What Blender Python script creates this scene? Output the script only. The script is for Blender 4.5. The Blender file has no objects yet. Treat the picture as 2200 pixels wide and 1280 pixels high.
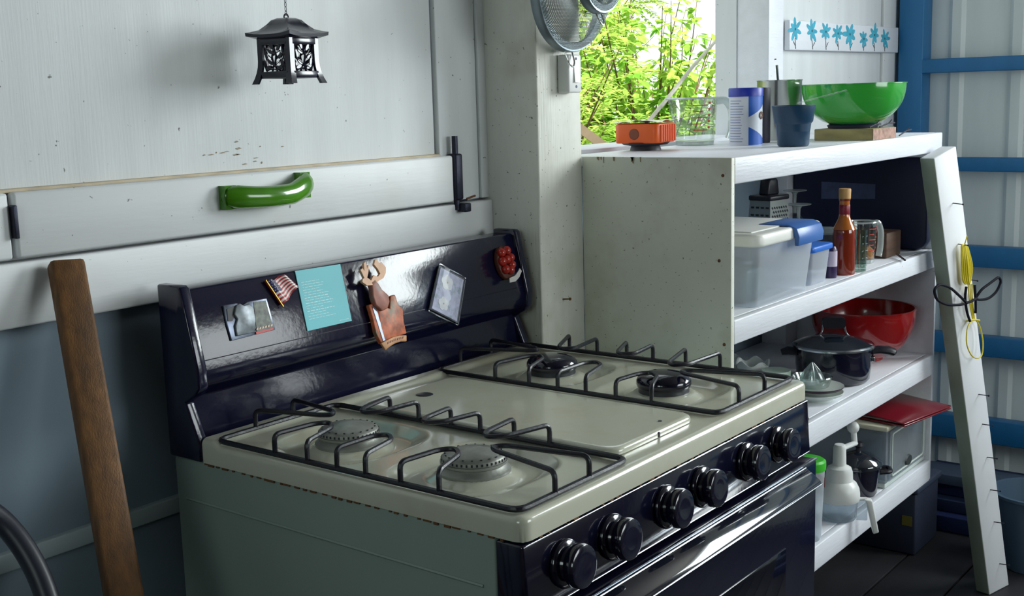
import bpy, bmesh, math, random
import numpy as np
from mathutils import Matrix, Vector
random.seed(7)
SC = bpy.context.scene
COL = SC.collection
PI = math.pi

# ------------------------------------------------------------------ camera
F = 2556.0
YAW, PIT, ROL = (math.radians(a) for a in (37.733, -9.510, -1.625))
CP = np.array([-0.9932, -0.7618, 1.3707])
_w = np.array([math.cos(PIT)*math.cos(YAW), math.cos(PIT)*math.sin(YAW), math.sin(PIT)])
_r = np.array([math.sin(YAW), -math.cos(YAW), 0.0])
_u = np.cross(_r, _w)
CR = _r*math.cos(ROL) + _u*math.sin(ROL)
CU = -_r*math.sin(ROL) + _u*math.cos(ROL)
CW = _w
cam = bpy.data.cameras.new('camera')
cam.sensor_width = 36.0
cam.lens = F*36.0/2200.0
cam.clip_start = 0.02
camo = bpy.data.objects.new('camera', cam)
COL.objects.link(camo)
camo.matrix_world = Matrix(((CR[0], CU[0], -CW[0], CP[0]), (CR[1], CU[1], -CW[1], CP[1]),
                            (CR[2], CU[2], -CW[2], CP[2]), (0, 0, 0, 1)))
SC.camera = camo

# ------------------------------------------------------------------ light
SC.view_settings.view_transform = 'Standard'
SC.view_settings.look = 'None'
SC.view_settings.gamma = 1.0
SC.view_settings.use_curve_mapping = False
SC.view_settings.exposure = 0.0
wd = bpy.data.worlds.new('world'); SC.world = wd; wd.use_nodes = True
bg = wd.node_tree.nodes['Background']
bg.inputs[0].default_value = (0.86, 0.94, 1.0, 1); bg.inputs[1].default_value = 1.7


def area(name, loc, rot, sx, sy, power, col=(0.91, 0.985, 0.985), spread=180):
    l = bpy.data.lights.new(name, 'AREA'); l.shape = 'RECTANGLE'; l.size = sx; l.size_y = sy
    l.energy = power; l.color = col; l.spread = math.radians(spread)
    o = bpy.data.objects.new(name, l); COL.objects.link(o); o.location = loc; o.rotation_euler = rot
    return o


# daylight coming in through the front opening and the side door opening; the left lamp is an added fill
area('daylight_front_opening', (1.35, -2.73, 1.62), (math.radians(90), 0, 0), 1.5, 1.0, 27)
area('daylight_side_opening', (3.02, -1.39, 2.0), (math.radians(90), 0, math.radians(90)), 1.5, 1.2, 90)
area('added_fill_left', (-2.26, -0.6, 1.75), (math.radians(90), 0, math.radians(-90)), 0.9, 0.7, 5.5, (0.75, 0.95, 0.9))
sun = bpy.data.lights.new('sun', 'SUN'); sun.energy = 11.0; sun.angle = math.radians(3); sun.color = (1, 0.97, 0.86)
suno = bpy.data.objects.new('sun', sun); COL.objects.link(suno)
suno.rotation_euler = Vector((0.22, 0.42, -1.0)).to_track_quat('-Z', 'Y').to_euler()

# ------------------------------------------------------------------ pixel helpers
def ray(px, py): return CW + CR*(px-1100)/F - CU*(py-640)/F
def onx(px, py, x): d = ray(px, py); return Vector(CP + d*(x-CP[0])/d[0])
def ony(px, py, y): d = ray(px, py); return Vector(CP + d*(y-CP[1])/d[1])
def onz(px, py, z): d = ray(px, py); return Vector(CP + d*(z-CP[2])/d[2])
def zt(px, py, c):
    d = ray(px, py); n = np.array([c[0]-CP[0], c[1]-CP[1], 0]); n /= np.linalg.norm(n)
    t = ((np.array(c)-CP) @ n)/(d @ n); return float((CP+d*t)[2])


# ------------------------------------------------------------------ materials
def lin(c):
    return tuple((v/255/12.92 if v/255 <= .04045 else ((v/255+.055)/1.055)**2.4) for v in c) + (1,)


MATS = {}


def mat(name, rgb, rough=.5, metal=0., spec=.5, var=0., vscale=8., vstretch=(1, 1, 1), bump=0., bscale=60.,
        bstretch=(1, 1, 1), specks=None, speck_scale=40., speck_amt=.16, stain=None, stain_scale=2.5, stain_amt=.5,
        coat=0., trans=0., alpha=1., sheen=0., stain_st=(1, 1, 1)):
    """painted / plastic / metal surface: base colour with mottling, specks, stains and fine relief"""
    if name in MATS: return MATS[name]
    m = bpy.data.materials.new(name); m.use_nodes = True
    nt = m.node_tree; N = nt.nodes; L = nt.links
    b = N['Principled BSDF']
    b.inputs['Roughness'].default_value = rough; b.inputs['Metallic'].default_value = metal
    b.inputs['Specular IOR Level'].default_value = spec
    b.inputs['Coat Weight'].default_value = coat
    b.inputs['Transmission Weight'].default_value = trans
    b.inputs['Alpha'].default_value = alpha
    tc = N.new('ShaderNodeTexCoord')

    def coords(st):
        mp = N.new('ShaderNodeMapping'); mp.inputs['Scale'].default_value = st
        L.new(tc.outputs['Object'], mp.inputs['Vector']); return mp.outputs['Vector']
    base = lin(rgb)
    col = None
    if var > 0:
        n = N.new('ShaderNodeTexNoise'); n.inputs['Scale'].default_value = vscale; n.inputs['Detail'].default_value = 5
        L.new(coords(vstretch), n.inputs['Vector'])
        r = N.new('ShaderNodeValToRGB')
        r.color_ramp.elements[0].position = .3; r.color_ramp.elements[1].position = .7
        r.color_ramp.elements[0].color = tuple(c*(1-var) for c in base[:3]) + (1,)
        r.color_ramp.elements[1].color = tuple(min(1, c*(1+var*.5)) for c in base[:3]) + (1,)
        L.new(n.outputs['Fac'], r.inputs['Fac']); col = r.outputs['Color']

    def layer(col, rgb2, scale, lo, hi, amt, detail=4, st=(1, 1, 1)):
        n = N.new('ShaderNodeTexNoise'); n.inputs['Scale'].default_value = scale; n.inputs['Detail'].default_value = detail
        n.inputs['Roughness'].default_value = .65
        L.new(coords(st), n.inputs['Vector'])
        r = N.new('ShaderNodeValToRGB'); r.color_ramp.elements[0].position = lo; r.color_ramp.elements[1].position = hi
        r.color_ramp.elements[0].color = (0, 0, 0, 1); r.color_ramp.elements[1].color = (amt,)*3 + (1,)
        L.new(n.outputs['Fac'], r.inputs['Fac'])
        mx = N.new('ShaderNodeMix'); mx.data_type = 'RGBA'
        L.new(r.outputs['Color'], mx.inputs[0])
        if col is None: mx.inputs[6].default_value = base
        else: L.new(col, mx.inputs[6])
        mx.inputs[7].default_value = lin(rgb2)
        return mx.outputs[2]
    if stain: col = layer(col, stain, stain_scale, .5, .72, stain_amt, 4, stain_st)
    if specks: col = layer(col, specks, speck_scale, .80-speck_amt, .84-speck_amt, .8, 2)
    if col is None: b.inputs['Base Color'].default_value = base
    else: L.new(col, b.inputs['Base Color'])
    if bump > 0:
        n = N.new('ShaderNodeTexNoise'); n.inputs['Scale'].default_value = bscale; n.inputs['Detail'].default_value = 4
        L.new(coords(bstretch), n.inputs['Vector'])
        bp = N.new('ShaderNodeBump'); bp.inputs['Strength'].default_value = bump; bp.inputs['Distance'].default_value = .004
        L.new(n.outputs['Fac'], bp.inputs['Height']); L.new(bp.outputs['Normal'], b.inputs['Normal'])
    MATS[name] = m
    return m


def glass(name, tint=(249, 251, 250), refl=.25, rough=.03, cloud=0., cloudcol=(200, 210, 215)):
    """thin clear or frosted plastic / glass: see-through with a Fresnel reflection and optional haze"""
    if name in MATS: return MATS[name]
    m = bpy.data.materials.new(name); m.use_nodes = True
    nt = m.node_tree; N = nt.nodes; L = nt.links; N.remove(N['Principled BSDF'])
    out = N['Material Output']
    t = N.new('ShaderNodeBsdfTransparent'); t.inputs[0].default_value = lin(tint)
    g = N.new('ShaderNodeBsdfGlossy'); g.inputs['Roughness'].default_value = rough
    lw = N.new('ShaderNodeLayerWeight'); lw.inputs[0].default_value = .5
    fr = N.new('ShaderNodeMath'); fr.operation = 'POWER'; fr.inputs[1].default_value = 3.5; L.new(lw.outputs['Facing'], fr.inputs[0])
    ad = N.new('ShaderNodeMath'); ad.operation = 'MULTIPLY_ADD'; ad.inputs[1].default_value = .55; ad.inputs[2].default_value = refl*.35
    L.new(fr.outputs[0], ad.inputs[0])
    mx = N.new('ShaderNodeMixShader'); L.new(ad.outputs[0], mx.inputs[0]); L.new(t.outputs[0], mx.inputs[1]); L.new(g.outputs[0], mx.inputs[2])
    last = mx.outputs[0]
    if cloud > 0:
        d = N.new('ShaderNodeBsdfDiffuse'); d.inputs[0].default_value = lin(cloudcol)
        tl = N.new('ShaderNodeBsdfTranslucent'); tl.inputs[0].default_value = lin(cloudcol)
        ms = N.new('ShaderNodeMixShader'); ms.inputs[0].default_value = .35
        L.new(d.outputs[0], ms.inputs[1]); L.new(tl.outputs[0], ms.inputs[2])
        m2 = N.new('ShaderNodeMixShader'); m2.inputs[0].default_value = cloud
        L.new(last, m2.inputs[1]); L.new(ms.outputs[0], m2.inputs[2]); last = m2.outputs[0]
    L.new(last, out.inputs['Surface'])
    MATS[name] = m
    return m


def wire_mesh_mat(name, rgb, scale, hole=.62):
    """woven wire cloth: metal threads with open holes between them"""
    m = bpy.data.materials.new(name); m.use_nodes = True
    nt = m.node_tree; N = nt.nodes; L = nt.links; b = N['Principled BSDF']
    b.inputs['Base Color'].default_value = lin(rgb); b.inputs['Metallic'].default_value = .7; b.inputs['Roughness'].default_value = .4
    tc = N.new('ShaderNodeTexCoord'); sx = N.new('ShaderNodeSeparateXYZ'); L.new(tc.outputs['Object'], sx.inputs[0])
    outs = []
    for k in (0, 2):
        a = N.new('ShaderNodeMath'); a.operation = 'MULTIPLY'; a.inputs[1].default_value = scale; L.new(sx.outputs[k], a.inputs[0])
        f = N.new('ShaderNodeMath'); f.operation = 'FRACT'; L.new(a.outputs[0], f.inputs[0])
        g = N.new('ShaderNodeMath'); g.operation = 'GREATER_THAN'; g.inputs[1].default_value = hole; L.new(f.outputs[0], g.inputs[0])
        outs.append(g)
    mx = N.new('ShaderNodeMath'); mx.operation = 'MAXIMUM'; L.new(outs[0].outputs[0], mx.inputs[0]); L.new(outs[1].outputs[0], mx.inputs[1])
    L.new(mx.outputs[0], b.inputs['Alpha'])
    return m


def leaf_mat(name, c1, c2):
    m = bpy.data.materials.new(name); m.use_nodes = True
    nt = m.node_tree; N = nt.nodes; L = nt.links; N.remove(N['Principled BSDF'])
    tc = N.new('ShaderNodeTexCoord'); n = N.new('ShaderNodeTexNoise'); n.inputs['Scale'].default_value = 5.5; n.inputs['Detail'].default_value = 4
    L.new(tc.outputs['Object'], n.inputs['Vector'])
    r = N.new('ShaderNodeValToRGB'); r.color_ramp.elements[0].color = lin(c1); r.color_ramp.elements[1].color = lin(c2)
    r.color_ramp.elements[0].position = .35; r.color_ramp.elements[1].position = .65
    L.new(n.outputs['Fac'], r.inputs['Fac'])
    d = N.new('ShaderNodeBsdfDiffuse'); t = N.new('ShaderNodeBsdfTranslucent')
    L.new(r.outputs['Color'], d.inputs[0]); L.new(r.outputs['Color'], t.inputs[0])
    mx = N.new('ShaderNodeMixShader'); mx.inputs[0].default_value = .5
    L.new(d.outputs[0], mx.inputs[1]); L.new(t.outputs[0], mx.inputs[2]); L.new(mx.outputs[0], N['Material Output'].inputs['Surface'])
    return m


WALLW = mat('wall_paint', (220, 224, 226), .55, var=.07, vscale=3, vstretch=(6, 6, .6), bump=.12, bscale=22, bstretch=(14, 14, .7),
            specks=(70, 70, 60), speck_scale=90, speck_amt=.075, stain=(188, 184, 168), stain_scale=2.2, stain_amt=.35)
BOARDW = mat('board_paint', (222, 225, 227), .45, var=.04, vscale=4, vstretch=(.8, 3, 3), bump=.08, bscale=20, bstretch=(1, 8, 8),
             specks=(80, 76, 64), speck_scale=90, speck_amt=.07, stain=(186, 180, 160), stain_scale=3, stain_amt=.3)
POSTW = mat('post_paint', (220, 221, 212), .5, var=.09, vscale=5, vstretch=(4, 4, .6), bump=.3, bscale=18, bstretch=(10, 10, .8),
            specks=(70, 64, 46), speck_scale=130, speck_amt=.115, stain=(150, 140, 104), stain_scale=4, stain_amt=.45)
PANELW = mat('side_panel_paint', (216, 218, 206), .5, var=.09, vscale=4, bump=.25, bscale=30,
             specks=(76, 68, 48), speck_scale=150, speck_amt=.12, stain=(160, 150, 116), stain_scale=5, stain_amt=.4)
SHELFW = mat('shelf_paint', (226, 229, 236), .42, var=.05, vscale=6, vstretch=(1, 6, 6), bump=.15, bscale=26, bstretch=(1, 8, 8),
             specks=(80, 74, 66), speck_scale=40, speck_amt=.05)
LOWERW = mat('lower_wall_shade', (126, 144, 158), .6, var=.08, vscale=4, bump=.15, bscale=30)  # darker than the upper wall: shade beside the stove is put into the colour
BLUE = mat('blue_paint', (32, 112, 166), .45, var=.10, vscale=6, vstretch=(3, 3, .6), bump=.15, bscale=30)
TIN = mat('tin_sheet', (216, 224, 222), .45, metal=.0, var=.08, vscale=3, vstretch=(1, 4, .5), bump=.05, bscale=60)
FLOORM = mat('floor_boards', (34, 33, 38), .6, var=.25, vscale=6, vstretch=(.6, 6, 1), bump=.2, bscale=30)
DARKW = mat('bare_and_shade_boards', (86, 78, 70), .7, var=.25, vscale=6)
CEIL = mat('ceiling_boards', (96, 92, 86), .7, var=.1)
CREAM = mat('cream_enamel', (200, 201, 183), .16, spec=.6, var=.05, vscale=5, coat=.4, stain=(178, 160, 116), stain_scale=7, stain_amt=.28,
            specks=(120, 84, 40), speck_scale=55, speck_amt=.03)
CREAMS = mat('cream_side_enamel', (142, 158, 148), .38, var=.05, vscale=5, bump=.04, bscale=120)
BLACKE = mat('black_enamel', (15, 16, 36), .13, spec=.6, var=.1, vscale=10, bump=.03, bscale=120, coat=.3)
BLACKP = mat('black_backguard', (18, 19, 46), .15, spec=.6, var=.08, vscale=10, bump=.05, bscale=120)
BLACKS = mat('black_satin', (22, 23, 34), .4, var=.1)
IRON = mat('grate_iron', (24, 25, 36), .38, spec=.5, var=.25, vscale=60, bump=.15, bscale=200)
ALU = mat('burner_aluminium', (150, 152, 146), .5, metal=.55, var=.2, vscale=50, bump=.1, bscale=200)
CHROME = mat('chrome', (200, 205, 212), .18, metal=1.)
STEEL = mat('stainless_steel', (200, 202, 198), .22, metal=.95, var=.1, vscale=3, vstretch=(8, 8, .4))
DARKM = mat('dark_metal', (44, 46, 62), .45, metal=.6, var=.2, vscale=40, bump=.15, bscale=140)
RUST = mat('rust', (104, 70, 40), .8, var=.3, vscale=60)
WOODS = mat('stained_wood', (112, 74, 34), .6, var=.4, vscale=5, vstretch=(22, 22, 1.0), bump=.25, bscale=20, bstretch=(30, 30, 1.2),
            stain=(58, 40, 22), stain_scale=3, stain_amt=.6, stain_st=(8, 8, .8))
GREENH = mat('green_handle', (76, 140, 26), .18, coat=.5, var=.45, vscale=9)
LANT = mat('lantern_glaze', (15, 17, 40), .2, coat=.2, var=.2, vscale=30)
WHITEP = mat('white_plastic', (222, 224, 222), .35, var=.03)
NAVY = mat('navy_plastic', (20, 26, 62), .5, var=.1)
CLEAR = glass('clear_glass')
EDGE = glass('glass_edge', (240, 246, 244), .8, .05, .28, (228, 236, 236))
CLEARG = glass('green_tint_glass', (226, 240, 234), .5)
FROST = glass('frosted_plastic', (228, 236, 242), .1, .15, .42, (236, 240, 246))
FROSTD = glass('clear_tub_plastic', (232, 238, 242), .1, .1, .2, (230, 236, 242))

# ------------------------------------------------------------------ mesh helpers
def box(bm, x0, x1, y0, y1, z0, z1, mi=0, M=None):
    vs = [bm.verts.new(p) for p in ((x0, y0, z0), (x1, y0, z0), (x1, y1, z0), (x0, y1, z0), (x0, y0, z1), (x1, y0, z1), (x1, y1, z1), (x0, y1, z1))]
    if M is not None:
        for v in vs: v.co = M @ v.co
    for f in ((3, 2, 1, 0), (4, 5, 6, 7), (0, 1, 5, 4), (1, 2, 6, 5), (2, 3, 7, 6), (3, 0, 4, 7)):
        fc = bm.faces.new([vs[i] for i in f]); fc.material_index = mi
    return vs


def bx(*a, **k):
    bm = bmesh.new(); box(bm, *a, **k); return bm


def prism(bm, pts, d0, d1, M=None, mi=0):
    """outline in local (u, v) extruded along w from d0 to d1"""
    M = M or Matrix.Identity(4)
    a = [bm.verts.new(M @ Vector((p[0], p[1], d0))) for p in pts]
    b = [bm.verts.new(M @ Vector((p[0], p[1], d1))) for p in pts]
    n = len(pts)
    for f in ([a[i] for i in range(n-1, -1, -1)], b): bm.faces.new(f).material_index = mi
    for i in range(n):
        bm.faces.new((a[i], a[(i+1) % n], b[(i+1) % n], b[i])).material_index = mi


def lathe(bm, prof, seg=32, c=(0, 0, 0), mi=0, M=None, a0=0, a1=2*PI):
    full = abs(a1-a0-2*PI) < 1e-6
    rings = []
    nn = seg if full else seg+1
    for r, z in prof:
        if r < 1e-6:
            rings.append([bm.verts.new((c[0], c[1], c[2]+z))])
        else:
            rings.append([bm.verts.new((c[0]+r*math.cos(a0+(a1-a0)*i/seg), c[1]+r*math.sin(a0+(a1-a0)*i/seg), c[2]+z)) for i in range(nn)])
    if M is not None:
        for rg in rings:
            for v in rg: v.co = M @ v.co
    for A, B in zip(rings, rings[1:]):
        for i in range(seg):
            j = (i+1) % nn
            if len(A) == 1 and len(B) == 1: continue
            if len(A) == 1: f = (A[0], B[j], B[i])
            elif len(B) == 1: f = (A[i], A[j], B[0])
            else: f = (A[i], A[j], B[j], B[i])
            bm.faces.new(f).material_index = mi


def fillet(pts, rad, n=4, closed=False):
    P = [Vector(p) for p in pts]; out = []; m = len(P)
    for i in range(m):
        if not closed and i in (0, m-1): out.append(P[i]); continue
        a, b, c = P[i-1], P[i], P[(i+1) % m]
        d1 = (a-b); d2 = (c-b); k = min(rad, d1.length*.48, d2.length*.48)
        s = b+d1.normalized()*k; e = b+d2.normalized()*k
        for t in range(n+1):
            t /= n; out.append(s*(1-t)**2 + b*2*t*(1-t) + e*t*t)
    return out


def tube(bm, pts, r, seg=8, closed=False, mi=0, ry=None, up=None, caps=True):
    """swept round (or elliptic: r across, ry along `up`) bar"""
    P = [Vector(p) for p in pts]; n = len(P); rings = []
    ref = None
    for i in range(n):
        if closed: t = P[(i+1) % n]-P[i-1]
        else: t = P[min(i+1, n-1)]-P[max(i-1, 0)]
        if t.length < 1e-9: t = Vector((0, 0, 1))
        t.normalize()
        if up is not None: ref = Vector(up)
        if ref is None: ref = Vector((0, 0, 1)) if abs(t.z) < .9 else Vector((1, 0, 0))
        s = t.cross(ref)
        if s.length < 1e-6: s = t.orthogonal()
        s.normalize(); u = s.cross(t).normalized()
        if up is None: ref = u
        rr = r[i] if isinstance(r, (list, tuple)) else r
        ru = rr if ry is None else (ry[i] if isinstance(ry, (list, tuple)) else ry)
        rings.append([bm.verts.new(P[i]+s*rr*math.cos(2*PI*k/seg)+u*ru*math.sin(2*PI*k/seg)) for k in range(seg)])
    for i in range(n if closed else n-1):
        A, B = rings[i], rings[(i+1) % n]
        for k in range(seg):
            j = (k+1) % seg
            bm.faces.new((A[k], A[j], B[j], B[k])).material_index = mi
    if not closed and caps:
        bm.faces.new(rings[0][::-1]).material_index = mi; bm.faces.new(rings[-1]).material_index = mi


def sphere(bm, c, r, seg=16, rings=10, sc=(1, 1, 1), mi=0):
    prof = [(r*math.sin(PI*i/rings), -r*math.cos(PI*i/rings)) for i in range(rings+1)]
    M = Matrix.Translation(Vector(c)) @ Matrix.Diagonal((*sc, 1))
    lathe(bm, prof, seg, (0, 0, 0), mi, M)


def rrect(x0, x1, y0, y1, r, n=5):
    out = []
    for cx, cy, a in ((x1-r, y1-r, 0), (x0+r, y1-r, 90), (x0+r, y0+r, 180), (x1-r, y0+r, 270)):
        for i in range(n+1):
            t = math.radians(a+90*i/n); out.append((cx+r*math.cos(t), cy+r*math.sin(t)))
    return out


MW = {}


def obj(name, bm, m, parent=None, smooth=None, bevel=0., world=True, sub=0, seg=2):
    """one mesh object; geometry is given in world space and stored relative to its thing"""
    if parent is not None and world:
        bmesh.ops.transform(bm, matrix=MW[parent].inverted(), verts=bm.verts)
    bmesh.ops.recalc_face_normals(bm, faces=bm.faces)
    me = bpy.data.meshes.new(name); bm.to_mesh(me); bm.free()
    for mm in (m if isinstance(m, (list, tuple)) else [m]): me.materials.append(mm)
    o = bpy.data.objects.new(name, me); COL.objects.link(o)
    if parent is not None:
        o.parent = parent; MW[o] = MW[parent]
    else:
        MW[o] = Matrix.Identity(4)
    if smooth is None and not bevel: smooth = 35
    if bevel:
        md = o.modifiers.new('bevel', 'BEVEL'); md.width = bevel; md.segments = seg; md.limit_method = 'ANGLE'; md.angle_limit = math.radians(40)
        md.harden_normals = False
        if smooth is None: smooth = 30
    if sub:
        md = o.modifiers.new('subdivision', 'SUBSURF'); md.levels = md.render_levels = sub
    if smooth:
        me.polygons.foreach_set('use_smooth', [True]*len(me.polygons))
        try: me.set_sharp_from_angle(angle=math.radians(smooth if not bevel else 180))
        except Exception: pass
    return o


def thing(name, label, cat, loc=(0, 0, 0), rz=0., group=None):
    o = bpy.data.objects.new(name, None); COL.objects.link(o)
    o.empty_display_size = .02
    o.location = loc; o.rotation_euler = (0, 0, rz)
    MW[o] = Matrix.Translation(Vector(loc)) @ Matrix.Rotation(rz, 4, 'Z')
    o['label'] = label; o['category'] = cat
    if group: o['group'] = group
    return o


def tag(o, label, cat, group=None):
    o['label'] = label; o['category'] = cat
    if group: o['group'] = group
    return o


def single(name, label, cat, base, bm, m, group=None, **k):
    """a thing that is one mesh: origin moved to its base"""
    bmesh.ops.translate(bm, vec=-Vector(base), verts=bm.verts)
    o = obj(name, bm, m, None, **k); o.location = base
    return tag(o, label, cat, group)


def struct(name, bm, m, parent=None, label=None, **k):
    o = obj(name, bm, m, parent, **k)
    if parent is None:
        o['kind'] = 'structure'
        if label: o['label'] = label
    return o


# ================================================================== SETTING
YW = .68
# floor: dark boards
fl = struct('floor', bx(-2.3, 3.1, -2.8, .9, -.06, -.012), FLOORM)
for i in range(18):
    y0 = -2.5+i*.18
    obj('floor_board', bx(-2.3, 3.05, y0+.003, y0+.177, -.014, 0), FLOORM, fl, bevel=.002)
struct('ceiling', bx(-2.35, 3.25, -2.95, 1.1, 2.76, 2.82), CEIL)

# left wall, with a hole added for the fill light, behind the camera
bm = bmesh.new()
for a in ((-2.8, -1.05, 0, 2.76), (-.15, .76, 0, 2.76), (-1.05, -.15, 0, 1.4), (-1.05, -.15, 2.1, 2.76)):
    box(bm, -2.36, -2.28, a[0], a[1], a[2], a[3])
struct('wall_left', bm, DARKW)
# front wall with its wide opening behind the camera
bm = bmesh.new()
for a in ((-2.36, .6, 0, 2.76), (2.1, 3.1, 0, 2.76), (.6, 2.1, 0, 1.1), (.6, 2.1, 2.12, 2.76)):
    box(bm, a[0], a[1], -2.86, -2.78, a[2], a[3])
struct('wall_front', bm, DARKW)

# back wall: sheathing pieces around the window opening (x .93..1.85, z > 1.262)
bm = bmesh.new()
box(bm, -2.3, .9, .69, .75, 0, 2.76)
box(bm, .9, 1.862, .69, .75, 0, 1.24)
box(bm, 1.862, 3.12, .69, .75, 0, 2.76)
box(bm, .9, 1.862, .69, .75, 2.15, 2.76)
wb = struct('wall_back', bm, WALLW)
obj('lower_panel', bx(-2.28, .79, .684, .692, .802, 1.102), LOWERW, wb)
obj('batten', bx(-2.28, .79, .672, .692, .778, .803), mat('batten_paint', (176, 190, 196), .55, var=.06), wb, bevel=.002)
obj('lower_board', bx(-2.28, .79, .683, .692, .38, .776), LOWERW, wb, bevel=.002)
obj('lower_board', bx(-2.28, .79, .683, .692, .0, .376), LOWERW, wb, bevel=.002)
obj('sill_beam', bx(-2.28, .787, .655, .69, 1.099, 1.182), BOARDW, wb, bevel=.003)
obj('jamb_board', bx(.652, .763, .668, .692, 1.186, 2.76), WALLW, wb, bevel=.002)
obj('jamb_board', bx(.766, .79, .664, .692, 1.186, 2.76), WALLW, wb, bevel=.002)
# sheathing boards right of the window and behind the shelves
obj('wall_board', bx(1.96, 2.846, .676, .692, 1.24, 2.76), WALLW, wb, bevel=.002)
obj('wall_board', bx(2.85, 3.0, .668, .692, 0, 2.76), WALLW, wb, bevel=.002)
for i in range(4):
    obj('wall_board', bx(.93, 2.846, .678, .692, .003+i*.31, .307+i*.31), LOWERW if i else DARKW, wb, bevel=.002)  # lowest board darkest: shade under the bottom shelf put into its colour
# nail and rust streak in the post face, fly mark on jamb
p = ony(1213, 643, .54)
# posts
post = struct('trim_1', bx(.787, .929, .5445, .69, 0, 2.76), POSTW, bevel=.003, label='white speckled timber post beside the stove')
nb = bmesh.new(); tube(nb, [(p.x, .546, p.z), (p.x+.004, .53, p.z+.001)], .0014, 6); sphere(nb, (p.x+.004, .53, p.z+.001), .003, 8, 5)
obj('nail', nb, RUST, post)
# window: sill, jamb stud, head
win = struct('window_1', bx(.931, 1.864, .63, .78, 1.2405, 1.262), SHELFW, bevel=.003, label='open unglazed window over the shelf top')
obj('window_jamb', bx(1.866, 1.954, .60, .69, 1.24, 2.76), SHELFW, win, bevel=.003)
obj('window_head', bx(.929, 1.866, .62, .74, 2.12, 2.2), SHELFW, win, bevel=.003)
obj('nail', bx(1.9, 1.903, .596, .601, 1.45, 1.453), RUST, win)

# right wall: corrugated sheets (ribs), blue girts and corner post
bm = bmesh.new()
def sheet(bm, y0, y1, z0, z1, x, pitch=.19, rib=.018, h=.010):
    ys = []; y = y0
    while y < y1-.001:
        e = min(y+pitch, y1)
        ys += [(y, 0), (e-3*rib, 0), (e-2.3*rib, -h), (e-.7*rib, -h)] if e-y > 3.2*rib else [(y, 0)]
        y = e
    ys.append((y1, 0))
    prev = None
    for yy, hh in ys:
        a = bm.verts.new((x+hh, yy, z0)); b = bm.verts.new((x+hh, yy, z1))
        if prev: bm.faces.new((prev[0], a, b, prev[1]))
        prev = (a, b)
sheet(bm, -.62, .69, 0, 2.76, 3.035)
sheet(bm, -2.8, -2.18, 0, 2.76, 3.035)
sheet(bm, -2.18, -.62, 0, 1.38, 3.035)
sheet(bm, -2.18, -.62, 2.62, 2.76, 3.035)
wr = struct('wall_right', bm, TIN, smooth=20)
obj('corner_post', bx(2.95, 3.034, .575, .655, 0, 2.76), BLUE, wr, bevel=.003)
for z0, z1 in ((1.098, 1.142), (.789, .856), (.496, .561), (.205, .285)):
    obj('girt', bx(2.95, 3.0, -1.4, .577, z0, z1), BLUE, wr, bevel=.003)
for z in (1.414, 1.75, 2.1):
    obj('girt', bx(2.95, 3.0, -.62, .577, z, z+.045), BLUE, wr, bevel=.003)

# ------------------------------------------------------------------ wooden shutter with rail, handle, bolt
sh = thing('window_shutter', 'white painted plank shutter with a thick bottom rail behind the hanging lantern', 'shutter', (.23, YW, 1.184))
obj('shutter_panel', bx(-1.1, .646, .674, .69, 1.268, 2.3), WALLW, sh, bevel=.002)
obj('bottom_rail', bx(-.188, .668, .650, .6672, 1.1875, 1.2715), BOARDW, sh, bevel=.004)
obj('bottom_rail', bx(-1.1, -.195, .650, .690, 1.1875, 1.2715), BOARDW, sh, bevel=.004)
obj('caulk_line', bx(-1.1, .648, .662, .676, 1.2705, 1.2755), mat('caulk_beige', (196, 182, 156), .7, var=.25, vscale=30, vstretch=(1, 6, 6)), sh, bevel=.0015)
rnd = random.Random(21); b2 = bmesh.new()
for k in range(15):
    q = ony(505+rnd.gauss(0, 55), 328+rnd.gauss(0, 14), .674); w_, h_ = rnd.uniform(.001, .006), rnd.uniform(.0005, .0018)
    if q.z < 1.28: continue
    prism(b2, [(q.x-w_, q.z), (q.x-w_*.3, q.z-h_), (q.x+w_, q.z-h_*.2), (q.x+w_*.2, q.z+h_)], -.6745, -.673, Matrix(((1, 0, 0, 0), (0, 0, -1, 0), (0, 1, 0, 0), (0, 0, 0, 1))))
o = obj('scuff_marks', b2, mat('scuff_brown', (164, 154, 136), .8), sh); o['kind'] = 'stuff'
# green handle: bowed bar with flared pads
hp = []; hr = []; hz = []
P0 = ony(486, 424, .645); P1 = ony(650, 394, .645)
for i in range(15):
    t = i/14
    x = P0.x+(P1.x-P0.x)*t
    bow = math.sin(PI*min(1, max(0, t)))**.55
    z = 1.2395 - .004*math.sin(PI*t) + (.008*max(0, t-.72)/.28)
    hp.append((x, .641-.022*bow, z)); k = abs(2*t-1)
    hr.append(.012+.003*k**4); hz.append(.0160+.003*k**3 if t > .03 else .015)
hb = bmesh.new(); tube(hb, hp, hr, 14, ry=hz, up=(0, 0, 1))
sphere(hb, hp[0], .0155, 12, 8, (.7, .6, 1)); sphere(hb, hp[-1], .018, 12, 8, (.7, .7, 1))
box(hb, hp[0][0]-.009, hp[0][0]+.012, .636, .651, 1.221, 1.256); box(hb, hp[-1][0]-.012, hp[-1][0]+.008, .636, .651, 1.226, 1.266)
obj('handle', hb, GREENH, sh, smooth=60)['label'] = 'glossy green handle'
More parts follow.
